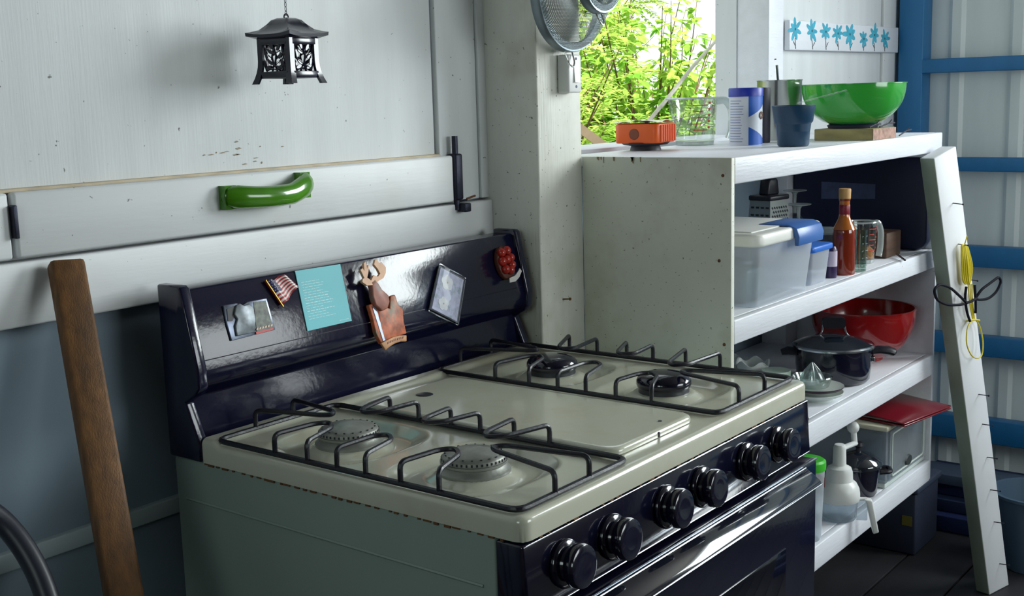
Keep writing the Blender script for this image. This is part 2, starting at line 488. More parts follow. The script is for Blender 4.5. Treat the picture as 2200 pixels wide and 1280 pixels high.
# drop bolt on the jamb
bt = thing('barrel_bolt', 'dark metal drop bolt fixed to the jamb at the end of the shutter rail', 'bolt', (.70, .655, 1.16))
b0 = ony(977, 330, .655); b1 = ony(979, 430, .655); b2 = ony(977, 292, .655)
bb = bmesh.new(); box(bb, max(b0.x-.011, .6695), b0.x+.011, .645, .6675, b1.z, b0.z); obj('bolt_body', bb, DARKM, bt, bevel=.004)
bb = bmesh.new(); tube(bb, [(b0.x+.001, .655, b1.z-.018), (b0.x+.001, .655, b2.z)], .0055, 10); obj('bolt_rod', bb, DARKM, bt)
bb = bmesh.new(); box(bb, b0.x+.002, b0.x+.020, .636, .656, b1.z-.022, b1.z-.006); box(bb, b0.x-.004, b0.x+.03, .652, .657, b1.z-.004, b1.z+.000)
obj('keeper', bb, DARKM, bt, bevel=.002)
bb = bmesh.new(); tube(bb, [(b0.x+.012, .64, b1.z+.002), (b0.x+.034, .638, b1.z+.006)], .002, 6); obj('pin', bb, RUST, bt)
single('barrel_bolt', 'dark slim bolt in the slot at the far end of the shutter rail', 'bolt', (-.191, .652, 1.2), bx(-.1945, -.1885, .642, .653, 1.214, 1.256), DARKM, bevel=.001)

# ================================================================== STOVE
st = thing('gas_stove', 'cream gas stove with black backguard, black knob panel and black oven door', 'stove', (.38, .3, 0))
# body
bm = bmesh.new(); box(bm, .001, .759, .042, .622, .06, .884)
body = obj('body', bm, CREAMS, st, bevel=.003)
# pressed crease on the left side panel
a = onx(425, 1077, 0); b = onx(812, 1192, 0)
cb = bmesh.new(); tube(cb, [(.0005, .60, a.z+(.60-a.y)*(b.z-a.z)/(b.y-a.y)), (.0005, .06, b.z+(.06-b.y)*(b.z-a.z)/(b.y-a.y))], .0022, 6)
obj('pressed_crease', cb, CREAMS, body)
for x in (.05, .71):
    for y in (.08, .58):
        lb = bmesh.new(); lathe(lb, [(0, 0), (.018, 0), (.018, .012), (.011, .014), (.011, .062), (0, .062)], 12, (x, y, 0)); obj('foot', lb, BLACKS, st)
# cooktop as a pressed sheet with dished wells
BUR = [(.119, .389), (.1165, .165), (.606, .394), (.592, .168)]
D = .556
def zc(x, y):
    z = .9135
    d = min(x, .76-x, y)
    for bxx, byy in BUR:
        dx = abs(x-bxx)/.098; dy = abs(y-byy)/.094
        q = (dx**3.2+dy**3.2)**(1/3.2)
        if q < 1: z -= .0120*min(1, ((1-q)/.22)) if q > .78 else .0120
        rr = math.hypot(x-bxx, y-byy)
        if rr < .062: z += .0087*(1-max(0, (rr-.046))/.016 if rr > .046 else 1)
    if y > D-.032: z += .006*min(1, (y-D+.032)/.012)
    r = .009
    if d < r: z -= r-math.sqrt(max(0, r*r-(r-d)**2))
    return z
def lines(n, L, two=True):
    e = [0, .0008, .0022, .0045, .0075, .011]
    v = e + [.011+(L-.022)*i/n for i in range(1, n)] + ([L-q for q in e[::-1]] if two else [L-.011, L])
    return v
xs_, ys_ = lines(170, .76), lines(124, D, False)
bm = bmesh.new(); grid = []
RC = .016
for x in xs_:
    row = []
    for y in ys_:
        z = zc(x, y); X, Y = x, y
        for cx in (RC, .76-RC):
            if y < RC and ((cx < .3 and x < RC) or (cx > .3 and x > .76-RC)):
                dx, dy = x-cx, y-RC; dl = max(abs(dx), abs(dy)); hy = math.hypot(dx, dy)
                if hy > 1e-9: X, Y = cx+dx*dl/hy, RC+dy*dl/hy
        row.append(bm.verts.new((X, Y, z)))
    grid.append(row)
for i in range(len(xs_)-1):
    for j in range(len(ys_)-1):
        bm.faces.new((grid[i][j], grid[i+1][j], grid[i+1][j+1], grid[i][j+1]))
loop = [grid[i][0] for i in range(len(xs_))] + [grid[-1][j] for j in range(1, len(ys_))] + [grid[i][-1] for i in range(len(xs_)-2, -1, -1)] + [grid[0][j] for j in range(len(ys_)-2, 0, -1)]
low = [bm.verts.new((v.co.x, v.co.y, .8845)) for v in loop]
low2 = [bm.verts.new((min(max(v.co.x, .004), .756), max(v.co.y, .004), .884)) for v in loop]
for i in range(len(loop)):
    j = (i+1) % len(loop)
    bm.faces.new((loop[i], loop[j], low[j], low[i])); bm.faces.new((low[i], low[j], low2[j], low2[i]))
obj('cooktop', bm, CREAM, st, smooth=50)
# rust line below the cooktop edge
rb = bmesh.new()
for i in range(34):
    y = .03+i*.0158+random.uniform(-.004, .004); s = random.uniform(.003, .013)
    box(rb, -.0006, .002, y, y+s, .8828-random.uniform(0, .0016), .8846)
for i in range(30):
    x = random.uniform(.01, .72); s = random.uniform(.002, .012)
    box(rb, x, x+s, -.0006, .002, .883-random.uniform(0, .001), .8846)
o = obj('rust_line', rb, RUST, st); o['kind'] = 'stuff'
# centre cover plate
cv = bmesh.new()
out = rrect(.243, .458, .036, .492, .024, 6)
prof = [(0, .9145), (0, .9195), (.0015, .9222), (.005, .9238), (.010, .9236)]
rings = []
for ins, z in prof:
    cx, cy = .3505, .264
    rings.append([cv.verts.new((cx+(px-cx)*(1-ins/.1075), cy+(py-cy)*(1-ins/.228), z)) for px, py in out])
for A, B in zip(rings, rings[1:]):
    for i in range(len(A)): cv.faces.new((A[i], A[(i+1) % len(A)], B[(i+1) % len(A)], B[i]))
cv.faces.new(rings[-1]); cv.faces.new(rings[0][::-1])
cover = obj('centre_cover', cv, CREAM, st, smooth=40)
hb = bmesh.new(); q = onz(912, 847, .924); lathe(hb, [(0, .0004), (.0125, .0004), (.0135, -.0002)], 20, (q.x, q.y, .9240)); obj('finger_hole', hb, BLACKS, cover)
hb = bmesh.new(); q = onz(1418, 904, .924); lathe(hb, [(0, .0006), (.003, .0004), (.003, -.0003)], 10, (q.x, q.y, .9240)); obj('rivet', hb, BLACKS, cover)
obj('lid_lift_tab', bx(.352, .3545, .0345, .0375, .9145, .9215), DARKM, cover)
# burners
for k, (bxx, byy) in enumerate(BUR):
    black = k >= 2
    bu = bmesh.new()
    kr = .040 if black else .047
    lathe(bu, [(.0, .909), (kr, .909), (kr, .913), (.042 if not black else .039, .916), (.040, .9195), (.043, .9215), (.043, .9245), (0, .9245)], 40, (bxx, byy, 0))
    base = obj('burner_base', bu, mat('burner_ring', (60, 62, 66), .4, metal=.4) if black else ALU, st)
    cp = bmesh.new()
    if black:
        lathe(cp, [(0, .9425), (.012, .9422), (.024, .9408), (.034, .9375), (.0405, .9330), (.043, .9285), (.0435, .923), (.042, .9185), (0, .9185)], 40, (bxx, byy, 0))
        obj('burner_cap', cp, BLACKE, st, smooth=60)
    else:
        lathe(cp, [(0, .9395), (.009, .9392), (.018, .9375), (.032, .9345), (.0395, .9312), (.0412, .9285), (.0412, .9248), (0, .9248)], 40, (bxx, byy, 0))
        cap = obj('burner_cap', cp, ALU, st, smooth=50)
        po = bmesh.new()
        for i in range(40):
            t = 2*PI*i/40
            M = Matrix.Translation((bxx, byy, 0)) @ Matrix.Rotation(t, 4, 'Z')
            box(po, .0395, .0417, -.0011, .0011, .9262, .9292, 0, M)
            if i % 2: continue
            box(po, .0355, .0372, -.0012, .0012, .9328, .9338, 0, M)
        obj('flame_ports', po, BLACKS, cap)
# backguard
prof_m = [(.583, 1.124), (.5545, 1.014), (.5545, 1.000), (.562, .988), (.586, .972), (.574, .916), (.574, .884), (.622, .884), (.622, 1.124)]
prof_c = [(.579, 1.131), (.574, 1.127), (.549, 1.016), (.549, .990), (.558, .980), (.582, .967), (.5565, .910), (.5565, .8855), (.626, .8855), (.626, 1.131)]
def extr(bm, pr, x0, x1):
    M = Matrix(((0, 0, 1, 0), (1, 0, 0, 0), (0, 1, 0, 0), (0, 0, 0, 1)))
    prism(bm, pr, x0, x1, M)
bm = bmesh.new(); extr(bm, prof_m, .010, .750); bgm = obj('backguard', bm, BLACKP, st, bevel=.0025)
for x0, x1 in ((-.004, .013), (.747, .764)):
    bm = bmesh.new(); extr(bm, prof_c, x0, x1); obj('backguard_end_cap', bm, BLACKP, st, bevel=.003)
# raised line on backguard face
n_bg = Vector((0, -(1.124-1.014), (.583-.5545))).normalized()
def bgz(z): return .5545+(z-1.014)*(.583-.5545)/(1.124-1.014)
bm = bmesh.new(); z = 1.0262; tube(bm, [(.0135, bgz(z), z), (.7465, bgz(z), z)], .0007, 6); obj('crease_line', bm, BLACKP, bgm)
# control panel + trims
M = Matrix(((0, 0, 1, 0), (1, 0, 0, 0), (0, 1, 0, 0), (0, 0, 0, 1)))
bm = bmesh.new(); prism(bm, [(.002, .8815), (-.005, .799), (-.003, .7955), (.041, .7955), (.041, .8815)], .0, .76, M); obj('control_panel', bm, BLACKE, st, bevel=.003)
bm = bmesh.new(); tube(bm, [(.004, -.0035, .7975), (.756, -.0035, .7975)], .0014, 6); tube(bm, [(.756, -.0035, .7975), (.757, .001, .879)], .0012, 6); obj('panel_trim', bm, CHROME, st)
bm = bmesh.new(); tube(bm, [(.004, .0008, .8805), (.757, .0008, .8805)], .0005, 6); obj('panel_trim', bm, CHROME, st)
# knobs (one built, five copied)
KX = [.073, .174, .304, .400, .535, .6385]
MK = Matrix.Rotation(math.radians(90), 4, 'X')   # lathe axis z -> -y
kb = bmesh.new()
lathe(kb, [(0, .001), (.0285, .001), (.0290, .003), (.0285, .0055), (.0265, .0075), (.0205, .009), (.0190, .012), (.0200, .0145), (.0245, .0160), (.0262, .0185), (.0262, .0265), (.0248, .0295), (.0215, .0310), (.012, .0300), (0, .0298)], 40, (0, 0, 0), 0, MK)
knob0 = obj('knob', kb, BLACKE, st, world=False, smooth=40)
def kloc(x):
    z = .8385; y = -.005+(z-.799)*(.007/.0825)
    return MW[st].inverted() @ Vector((x, y, z))
for i, x in enumerate(KX):
    if i == 0: kn = knob0
    else:
        kn = knob0.copy(); COL.objects.link(kn); kn.parent = st
    kn.location = kloc(x); kn.rotation_euler = (math.radians(-4.8), math.radians((0, 0, 0, 0, 0, 0)[i]), 0)
# oven door, glass, handle, drawer
od = obj('oven_door', bx(.003, .757, -.018, .041, .235, .789), BLACKE, st, bevel=.006, seg=3)
obj('oven_glass', bx(.12, .64, -.0195, -.017, .36, .675), mat('oven_glass', (10, 11, 22), .05, coat=.6), od, bevel=.001)
bm = bmesh.new(); prism(bm, [(-.019, .786), (-.019, .762), (-.045, .762), (-.049, .766), (-.045, .772), (-.024, .786)], .055, .705, M); oh = obj('oven_handle', bm, mat('handle_plastic', (26, 28, 40), .1, coat=.8, spec=.8), od, bevel=.002)
bm = bmesh.new(); tube(bm, [(.056, -.0215, .7865), (.704, -.0215, .7865)], .0011, 6); tube(bm, [(.056, -.0488, .7655), (.704, -.0488, .7655)], .0009, 6); obj('handle_trim', bm, CHROME, oh)
obj('door_trim', bx(.004, .756, -.0185, -.016, .7868, .7888), CHROME, od)
obj('drawer', bx(.003, .757, -.012, .041, .07, .228), BLACKE, st, bevel=.005)

# ---------------- grates
def grate(x0, x1, y0, y1, ly, ry, fx, burn, label):
    g = thing('stove_grate', label, 'grate', ((x0+x1)/2, (y0+y1)/2, .914), group='wire pan grates on the stove')
    zb, ztp = .9185, .9455
    bm = bmesh.new()
    tube(bm, fillet([(x0, y0, zb), (x1, y0, zb), (x1, y1, zb), (x0, y1, zb)], .018, 5, True), .0040, 8, True)
    obj('frame', bm, IRON, g)
    def finger(pts):
        b = bmesh.new(); tube(b, fillet(pts, .010, 4), .0034, 8); obj('finger', b, IRON, g)
    (bx0, by0), (bx1, by1) = burn
    cx = (x0+x1)/2; cm = (by0+by1)/2
    for side, ysl in ((x0, ly), (x1, ry)):
        s = 1 if side == x0 else -1
        tips = [(bx0-s*.030, by0+.004), (cx-s*.034, cm+.006), (bx1-s*.030, by1+.004)]
        for k in range(3):
            ya, yb = ysl[2*k], ysl[2*k+1]; tx, ty = tips[k]
            finger([(side, ya, zb), (side, ya, ztp), (tx-s*.016, ty+.014, ztp), (tx, ty, ztp), (tx-s*.016, ty-.020, ztp), (side, yb, ztp), (side, yb, zb)])
    for yy, (tx, ty), s in ((y0, (bx1+.0, by1-.030), 1), (y1, (bx0, by0+.030), -1)):
        xa, xb = fx
        finger([(xa, yy, zb), (xa, yy, ztp), (tx-.010, ty-s*.012, ztp), (tx, ty, ztp), (tx+.014, ty-s*.012, ztp), (xb, yy, ztp), (xb, yy, zb)])
    return g
grate(.008, .236, .012, .534, (.414, .352, .298, .248, .190, .1285), (.421, .365, .304, .251, .192, .133), (.078, .149), BUR[:2],
      'black wire pan grate over the two grey aluminium burners')
grate(.490, .742, .018, .552, (.425, .356, .300, .247, .192, .129), (.452, .392, .330, .277, .213, .148), (.553, .638), BUR[2:],
      'black wire pan grate over the two black capped burners')

# ================================================================== MAGNETS on the backguard
nB = n_bg; uB = Vector((1, 0, 0)); vB = nB.cross(uB).normalized()
if vB.z < 0: vB = -vB
O_B = Vector((.38, bgz(1.07), 1.07))
MB_ = Matrix(((uB.x, vB.x, nB.x, O_B.x), (uB.y, vB.y, nB.y, O_B.y), (uB.z, vB.z, nB.z, O_B.z), (0, 0, 0, 1)))
def bg(px, py, h=0.):
    d = Vector(ray(px, py)); c = Vector(CP); o = O_B+nB*h
    t = (o-c).dot(nB)/d.dot(nB); q = c+d*t-O_B
    return (q.dot(uB), q.dot(vB))
def magnet(name, label, cpx):
    u, v = bg(*cpx); base = O_B+uB*u+vB*v
    return thing(name, label, 'magnet', base, 0, 'magnets on the stove backguard')
def mpoly(bm, pix, d0, d1, h=None, mi=0):
    prism(bm, [bg(x, y, d1 if h is None else h) for x, y in pix], d0, d1, MB_, mi)
def mpart(name, pix, d0, d1, m, parent, bevel=0.):
    bm = bmesh.new(); mpoly(bm, pix, d0, d1); return obj(name, bm, m, parent, bevel=bevel)
SILV = mat('magnet_pewter', (120, 128, 146), .28, metal=.6, var=.5, vscale=60)
mg = magnet('photo_magnet', 'pewter and photo fridge magnet with a red strip at one corner', (536, 688))
mpart('plate', [(480, 656), (508, 651), (522, 655), (532, 648), (573, 640), (592, 708), (498, 732), (489, 700)], .0005, .004, SILV, mg, .0008)
mpart('photo', [(545, 649), (571, 645), (587, 704), (552, 713)], .004, .0046, mat('magnet_photo', (96, 104, 92), .4, var=.9, vscale=140), mg)
mpart('figure_relief', [(506, 665), (509, 655), (516, 651), (524, 656), (536, 652), (546, 662), (550, 690), (548, 713), (510, 722), (506, 700), (511, 685), (504, 675)], .004, .008, mat('relief', (118, 126, 132), .35, metal=.4, var=.6, vscale=70), mg, .0012)
mpart('emblem', [(488, 664), (503, 657), (505, 676), (500, 689), (490, 690)], .004, .0052, mat('emblem_dark', (30, 30, 36), .5), mg)
mpart('red_strip', [(550, 713), (587, 704), (588, 708), (551, 718)], .0046, .006, mat('magnet_red', (200, 44, 40), .4), mg)
bm = bmesh.new()
for i in range(6): mpoly(bm, [(551+i*6, 709-i*1.5), (555.5+i*6, 708-i*1.5), (556+i*6, 703.5-i*1.5), (552+i*6, 704.5-i*1.5)], .0046, .0058)
obj('lettering', bm, mat('magnet_cream', (214, 190, 170), .5), mg)
# flag
mg = magnet('flag_magnet', 'small wavy stars and stripes flag magnet on a gold staff', (600, 626))
Q = [bg(567, 606), bg(607, 592), bg(634, 617), bg(602, 657)]
bm = bmesh.new(); NU, NV = 14, 13
gv = []
for j in range(NV+1):
    row = []
    for i in range(NU+1):
        a, b_ = i/NU, j/NV
        u = (1-b_)*((1-a)*Q[0][0]+a*Q[1][0])+b_*((1-a)*Q[3][0]+a*Q[2][0]); v = (1-b_)*((1-a)*Q[0][1]+a*Q[1][1])+b_*((1-a)*Q[3][1]+a*Q[2][1])
        v += .0016*math.sin(a*9+1.0)
        row.append((u, v, .007+.0028*math.sin(a*9)))
    gv.append(row)
top = [[bm.verts.new(MB_ @ Vector(p)) for p in row] for row in gv]
bot = [[bm.verts.new(MB_ @ Vector((p[0], p[1], .0008))) for p in row] for row in gv]
for j in range(NV):
    for i in range(NU):
        f = bm.faces.new((top[j][i], top[j][i+1], top[j+1][i+1], top[j+1][i]))
        f.material_index = 2 if (i < 6 and j < 7) else (0 if j % 2 == 0 else 1)
rim = [(0, i) for i in range(NU)] + [(j, NU) for j in range(NV)] + [(NV, i) for i in range(NU, 0, -1)] + [(j, 0) for j in range(NV, 0, -1)]
for a, b_ in zip(rim, rim[1:]+rim[:1]): bm.faces.new((top[a[0]][a[1]], top[b_[0]][b_[1]], bot[b_[0]][b_[1]], bot[a[0]][a[1]]))
flag = obj('flag_cloth', bm, [mat('flag_red', (170, 38, 46), .35), mat('flag_white', (226, 214, 210), .35), mat('flag_blue', (34, 40, 90), .35)], mg, smooth=0)
bm = bmesh.new()
for r_ in range(5):
    for c_ in range(4 + r_ % 2):
        i, j = .6+c_*1.2-(.5 if r_ % 2 else 0), .8+r_*1.25
        p = gv[int(j)][min(NU, max(0, int(round(i))))]; a, b_ = i/NU, j/NV
        u = (1-b_)*((1-a)*Q[0][0]+a*Q[1][0])+b_*((1-a)*Q[3][0]+a*Q[2][0]); v = (1-b_)*((1-a)*Q[0][1]+a*Q[1][1])+b_*((1-a)*Q[3][1]+a*Q[2][1])+.0016*math.sin(a*9+1)
        sphere(bm, MB_ @ Vector((u, v, .007+.0028*math.sin(a*9))), .00075, 6, 4)
obj('stars', bm, MATS['flag_white'], flag)
bm = bmesh.new(); e0 = bg(565, 603); e1 = bg(603, 660); tube(bm, [MB_ @ Vector((e0[0], e0[1], .006)), MB_ @ Vector((e1[0], e1[1], .006))], .0014, 8); obj('staff', bm, mat('gold', (190, 150, 70), .3, metal=.8), mg)
# turquoise card
TQ = mat('turquoise_card', (98, 196, 206), .5, var=.12, vscale=6)
mg = magnet('card_magnet', 'turquoise printed card with lines of white text', (695, 640))
cc = [(634, 582), (731, 567), (756, 689), (661, 711)]
card = mpart('card', cc, .0005, .0018, TQ, mg)
bm = bmesh.new()
def cpt(a, b_):
    x = (1-b_)*((1-a)*cc[0][0]+a*cc[1][0])+b_*((1-a)*cc[3][0]+a*cc[2][0]); y = (1-b_)*((1-a)*cc[0][1]+a*cc[1][1])+b_*((1-a)*cc[3][1]+a*cc[2][1]); return (x, y)
rnd = random.Random(3)
for k in range(15):
    b_ = .20+k*.044; a = .08; end = .08+rnd.uniform(.36, .62) if k > 4 else .08+rnd.uniform(.36, .5)
    thick = .011 if k in (6, 8, 11) else .007
    while a < end:
        w_ = rnd.uniform(.03, .10)
        mpoly(bm, [cpt(a, b_), cpt(min(end, a+w_), b_), cpt(min(end, a+w_), b_+thick), cpt(a, b_+thick)], .0018, .0021); a += w_+.014
for k in range(6): mpoly(bm, [cpt(.74+k*.035, .945), cpt(.765+k*.035, .945), cpt(.765+k*.035, .952), cpt(.74+k*.035, .952)], .0018, .0021)
obj('printed_text', bm, mat('card_print', (206, 236, 238), .5), card)
# moose
TAN = mat('moose_antler', (226, 178, 142), .5, var=.15, vscale=60); BRW = mat('moose_body', (176, 110, 92), .45, var=.45, vscale=45, stain=(86, 120, 120), stain_scale=40, stain_amt=.9)
MULT = mat('moose_panel', (214, 112, 70), .45, var=.6, vscale=70, stain=(70, 136, 116), stain_scale=26, stain_amt=1., stain_st=(1.6, 1, .7))
mg = magnet('moose_magnet', 'painted wooden moose magnet with branching antlers and a thermometer strip', (828, 660))
mpart('antler', [(801, 612), (789, 613), (779, 606), (779, 600), (783, 597), (775, 580), (779, 576), (783, 582), (782, 565), (786, 562), (789, 578), (791, 569), (793, 570), (791, 588), (789, 596), (797, 602)], .014, .019, TAN, mg)
mpart('antler', [(797, 604), (803, 591), (812, 594), (817, 588), (812, 578), (804, 568), (807, 557), (812, 560), (815, 565), (820, 563), (824, 568), (829, 574), (829, 586), (824, 597), (814, 603), (803, 611)], .014, .019, TAN, mg)
mpart('moose_head', [(797, 605), (806, 598), (814, 609), (822, 622), (836, 634), (838, 648), (834, 662), (822, 668), (808, 655), (802, 636), (801, 620)], .008, .019, BRW, mg, .002)
mpart('landscape_panel', [(811, 652), (822, 655), (838, 663), (839, 636), (849, 632), (857, 656), (866, 663), (868, 690), (874, 716), (836, 728), (828, 735), (818, 700)], .004, .013, MULT, mg, .0015)
mpart('thermometer_frame', [(793, 655), (809, 649), (832, 733), (820, 738), (808, 715), (803, 690)], .004, .012, MULT, mg, .001)
mpart('thermometer_strip', [(800, 658), (806, 656), (829, 730), (824, 734)], .012, .0128, SILV, mg)
mpart('banner', [(819, 737), (830, 731), (846, 723), (860, 720), (874, 720), (874, 733), (862, 733), (848, 738), (836, 746), (829, 752)], .012, .0165, mat('banner_tan', (206, 150, 100), .5, var=.3, vscale=90), mg, .001)
bm = bmesh.new()
for i in range(7):
    x = 833+i*5.2; y = 739-i*2.6+(i*.35)**2
    mpoly(bm, [(x, y), (x+3, y-1.4), (x+3.4, y-6), (x+.6, y-4.6)], .0165, .0172)
obj('banner_lettering', bm, mat('banner_print', (150, 84, 44), .5), mg)
# acrylic frame with blossoms
mg = magnet('acrylic_frame_magnet', 'clear acrylic picture block magnet with white blossoms, hung as a diamond', (960, 632))
fr = [(945, 566), (1001, 597), (985, 699), (921, 668)]
mpart('acrylic_block', fr, .001, .017, glass('acrylic', (246, 249, 252), .0, .02), mg, .0012)
mpart('backing', [(944, 570), (998, 599), (983, 694), (924, 665)], .0005, .0045, mat('frame_back', (26, 26, 34), .4), mg)
pic = mpart('flower_picture', [(947, 574), (996, 601), (981, 690), (928, 662)], .0045, .0092, mat('picture_lilac', (206, 204, 226), .6, var=.25, vscale=70, stain=(96, 130, 120), stain_scale=60, stain_amt=.8), mg)
bm = bmesh.new()
for cx, cy, r0 in ((961, 607, 27), (953, 652, 24)):
    cu, cvv = bg(cx, cy, .0095)
    pts = []
    for i in range(40):
        t = 2*PI*i/40; rr = r0*.00046*(.78+.22*abs(math.cos(2.5*t)))
        pts.append((cu+rr*math.cos(t)*1.2, cvv+rr*math.sin(t)*1.15))
    prism(bm, pts, .0092, .0098, MB_)
    b2 = bmesh.new(); prism(b2, [(cu+.0016*math.cos(2*PI*i/8), cvv+.0016*math.sin(2*PI*i/8)) for i in range(8)], .0098, .0101, MB_); obj('blossom_centre', b2, mat('blossom_yellow', (206, 186, 120), .6), pic)
obj('blossoms', bm, mat('blossom_white', (236, 234, 236), .6, var=.1, vscale=120), pic)
bm = bmesh.new(); E = [MB_ @ Vector((*bg(x, y, .017), .0168)) for x, y in fr]
tube(bm, fillet(E, .003, 2, True), .0009, 6, True); obj('edge_highlight_rim', bm, glass('acrylic_rim', (246, 250, 252), 1.0), mg)
# tomatoes
mg = magnet('tomato_magnet', 'basket of red tomatoes magnet with a white tag', (1090, 565))
REDT = mat('tomato_red', (172, 34, 24), .28, coat=.3, var=.2, vscale=60)
cu, cvv = bg(1090, 563, .014)
ring = [(cu+.0215*math.cos(2*PI*i/24), cvv+.031*math.sin(2*PI*i/24)) for i in range(24)]
bm = bmesh.new(); prism(bm, ring, .0005, .010, MB_); obj('basket', bm, mat('basket_brown', (88, 40, 26), .6, var=.3, vscale=80), mg, bevel=.002)
for du, dv in ((-.009, .019), (.007, .021), (-.012, .003), (.001, .005), (.013, .007), (-.008, -.012), (.005, -.015), (.012, -.006)):
    bm = bmesh.new(); sphere(bm, MB_ @ Vector((cu+du, cvv+dv, .0125)), .0086, 14, 9); obj('tomato', bm, REDT, mg)
mpart('tag', [(1095, 597), (1107, 592), (1114, 582), (1117, 576), (1121, 582), (1116, 595), (1108, 604), (1096, 607)], .013, .0148, mat('tag_white', (214, 210, 206), .6), mg)

# ================================================================== LANTERN
LC = ony(620, 128, .588); LZ = LC.z
LR = math.radians(6)
ln = thing('hanging_lantern', 'black glazed pagoda lantern with cut-out leaf sides hanging on a chain', 'lantern', (LC.x, LC.y, ony(620, 180, .588).z), LR)
LM = MW[ln]; H = .0105
def lpart(name, bm, bevel=0., **k): return obj(name, bm, LANT, ln, bevel=bevel, world=False, **k)
# local: z=0 feet bottom; body half-width .036 at top flaring to .047 at feet; total to roof .07
def hw(z): return .0315 + .0075*max(0, (0.034-z)/.034)**2
ZT = .066
for sx, sy in ((1, 1), (1, -1), (-1, 1), (-1, -1)):
    bm = bmesh.new(); prev = None
    for k in range(9):
        z = ZT*k/8; h = hw(z); w_ = .0095+.002*max(0, 1-k/3)
        q = [bm.verts.new((sx*a, sy*b_, z)) for a, b_ in ((h, h), (h-w_, h), (h-w_, h-.004), (h-.004, h-.004), (h-.004, h-w_), (h, h-w_))]
        if prev:
            for i in range(6): bm.faces.new((prev[i], prev[(i+1) % 6], q[(i+1) % 6], q[i]))
        else: bm.faces.new(q[::-1])
        prev = q
    bm.faces.new(prev); lpart('leg', bm, smooth=50)
for k in range(4):
    R4 = Matrix.Rotation(k*PI/2, 4, 'Z')
    bm = bmesh.new(); box(bm, -.025, .025, .0275, .0320, .056, ZT, 0, R4); lpart('side_rail', bm, bevel=.0012)
    bm = bmesh.new(); box(bm, -.027, .027, .0275, .0340, .008, .018, 0, R4)
    lpart('side_rail', bm, bevel=.0012)
    bm = bmesh.new(); rnd = random.Random(k)
    def T2(p): return R4 @ Vector((p[0], .0295, p[1]))
    tube(bm, [T2(p) for p in ((-.004, .017), (.000, .028), (-.003, .04), (.003, .057))], .0017, 6)
    for p, q in (((0, .026), (.016, .036)), ((0, .026), (-.016, .021)), ((-.003, .036), (-.018, .044)), ((-.002, .042), (.015, .05)), ((.001, .022), (.017, .019)), ((.016, .036), (.02, .056)), ((-.018, .044), (-.014, .057)), ((-.016, .021), (-.021, .036)), ((.017, .019), (.021, .034))):
        tube(bm, [T2(p), T2(((p[0]+q[0])/2+.001, (p[1]+q[1])/2+.001)), T2(q)], .0014, 6)
    for (cx, cz, an) in ((.009, .031, .6), (-.01, .024, 2.7), (-.011, .040, 2.4), (.008, .046, .5), (.006, .055, 1.2), (-.008, .052, 2.2), (.012, .024, -.3), (-.014, .031, 1.8), (.016, .043, 1.4)):
        L_ = .0058; pts = []
        for i in range(10):
            t = 2*PI*i/10; a_, b2 = L_*math.cos(t), .0024*math.sin(t)
            pts.append((cx+a_*math.cos(an)-b2*math.sin(an), cz+a_*math.sin(an)+b2*math.cos(an)))
        prism(bm, pts, -.0305, -.0285, R4 @ Matrix(((1, 0, 0, 0), (0, 0, -1, 0), (0, 1, 0, 0), (0, 0, 0, 1))))
    lpart('leaf_lattice', bm)
bm = bmesh.new(); box(bm, -.029, .029, -.029, .029, .0095, .0125); lpart('floor_plate', bm)
# roof: square curved pagoda with turned-up corners
bm = bmesh.new(); NS = 6
def rring(h, z, lift):
    pts = []
    for k in range(4):
        for i in range(NS):
            t = -1+2*i/NS; c_, s_ = math.cos(k*PI/2), math.sin(k*PI/2)
            x, y = h*(1+.05*t**4), h*t*(1+.05*t**4); pts.append(bm.verts.new((x*c_-y*s_, x*s_+y*c_, z+lift*abs(t)**3)))
    return pts
rr_ = [rring(.030, ZT-.001, 0), rring(.0405, ZT+.0005, .003), rring(.041, ZT+.005, .0035), rring(.036, ZT+.0075, .002), rring(.027, ZT+.0125, 0), rring(.0195, ZT+.020, 0), rring(.015, ZT+.026, 0), rring(.009, ZT+.029, 0)]
for A, B in zip(rr_, rr_[1:]):
    for i in range(len(A)): bm.faces.new((A[i], A[(i+1) % len(A)], B[(i+1) % len(A)], B[i]))
bm.faces.new(rr_[-1]); bm.faces.new(rr_[0][::-1]); lpart('roof', bm, smooth=55)
bm = bmesh.new(); tube(bm, [(.0045*math.cos(2*PI*i/16), 0, ZT+.0305+.0045*math.sin(2*PI*i/16)) for i in range(16)], .0011, 6, True); lpart('ring', bm)
bm = bmesh.new(); z = ZT+.036; i = 0
while z < 2.76-ln.location.z:
    a = [(.0017*math.cos(2*PI*k/10), .0036*math.sin(2*PI*k/10)) for k in range(10)]
    tube(bm, [((p[0], 0, z+p[1]) if i % 2 else (0, p[0], z+p[1])) for p in a], .0005, 5, True); z += .0061; i += 1
o = obj('chain', bm, DARKM, ln, world=False); o['kind'] = 'stuff'

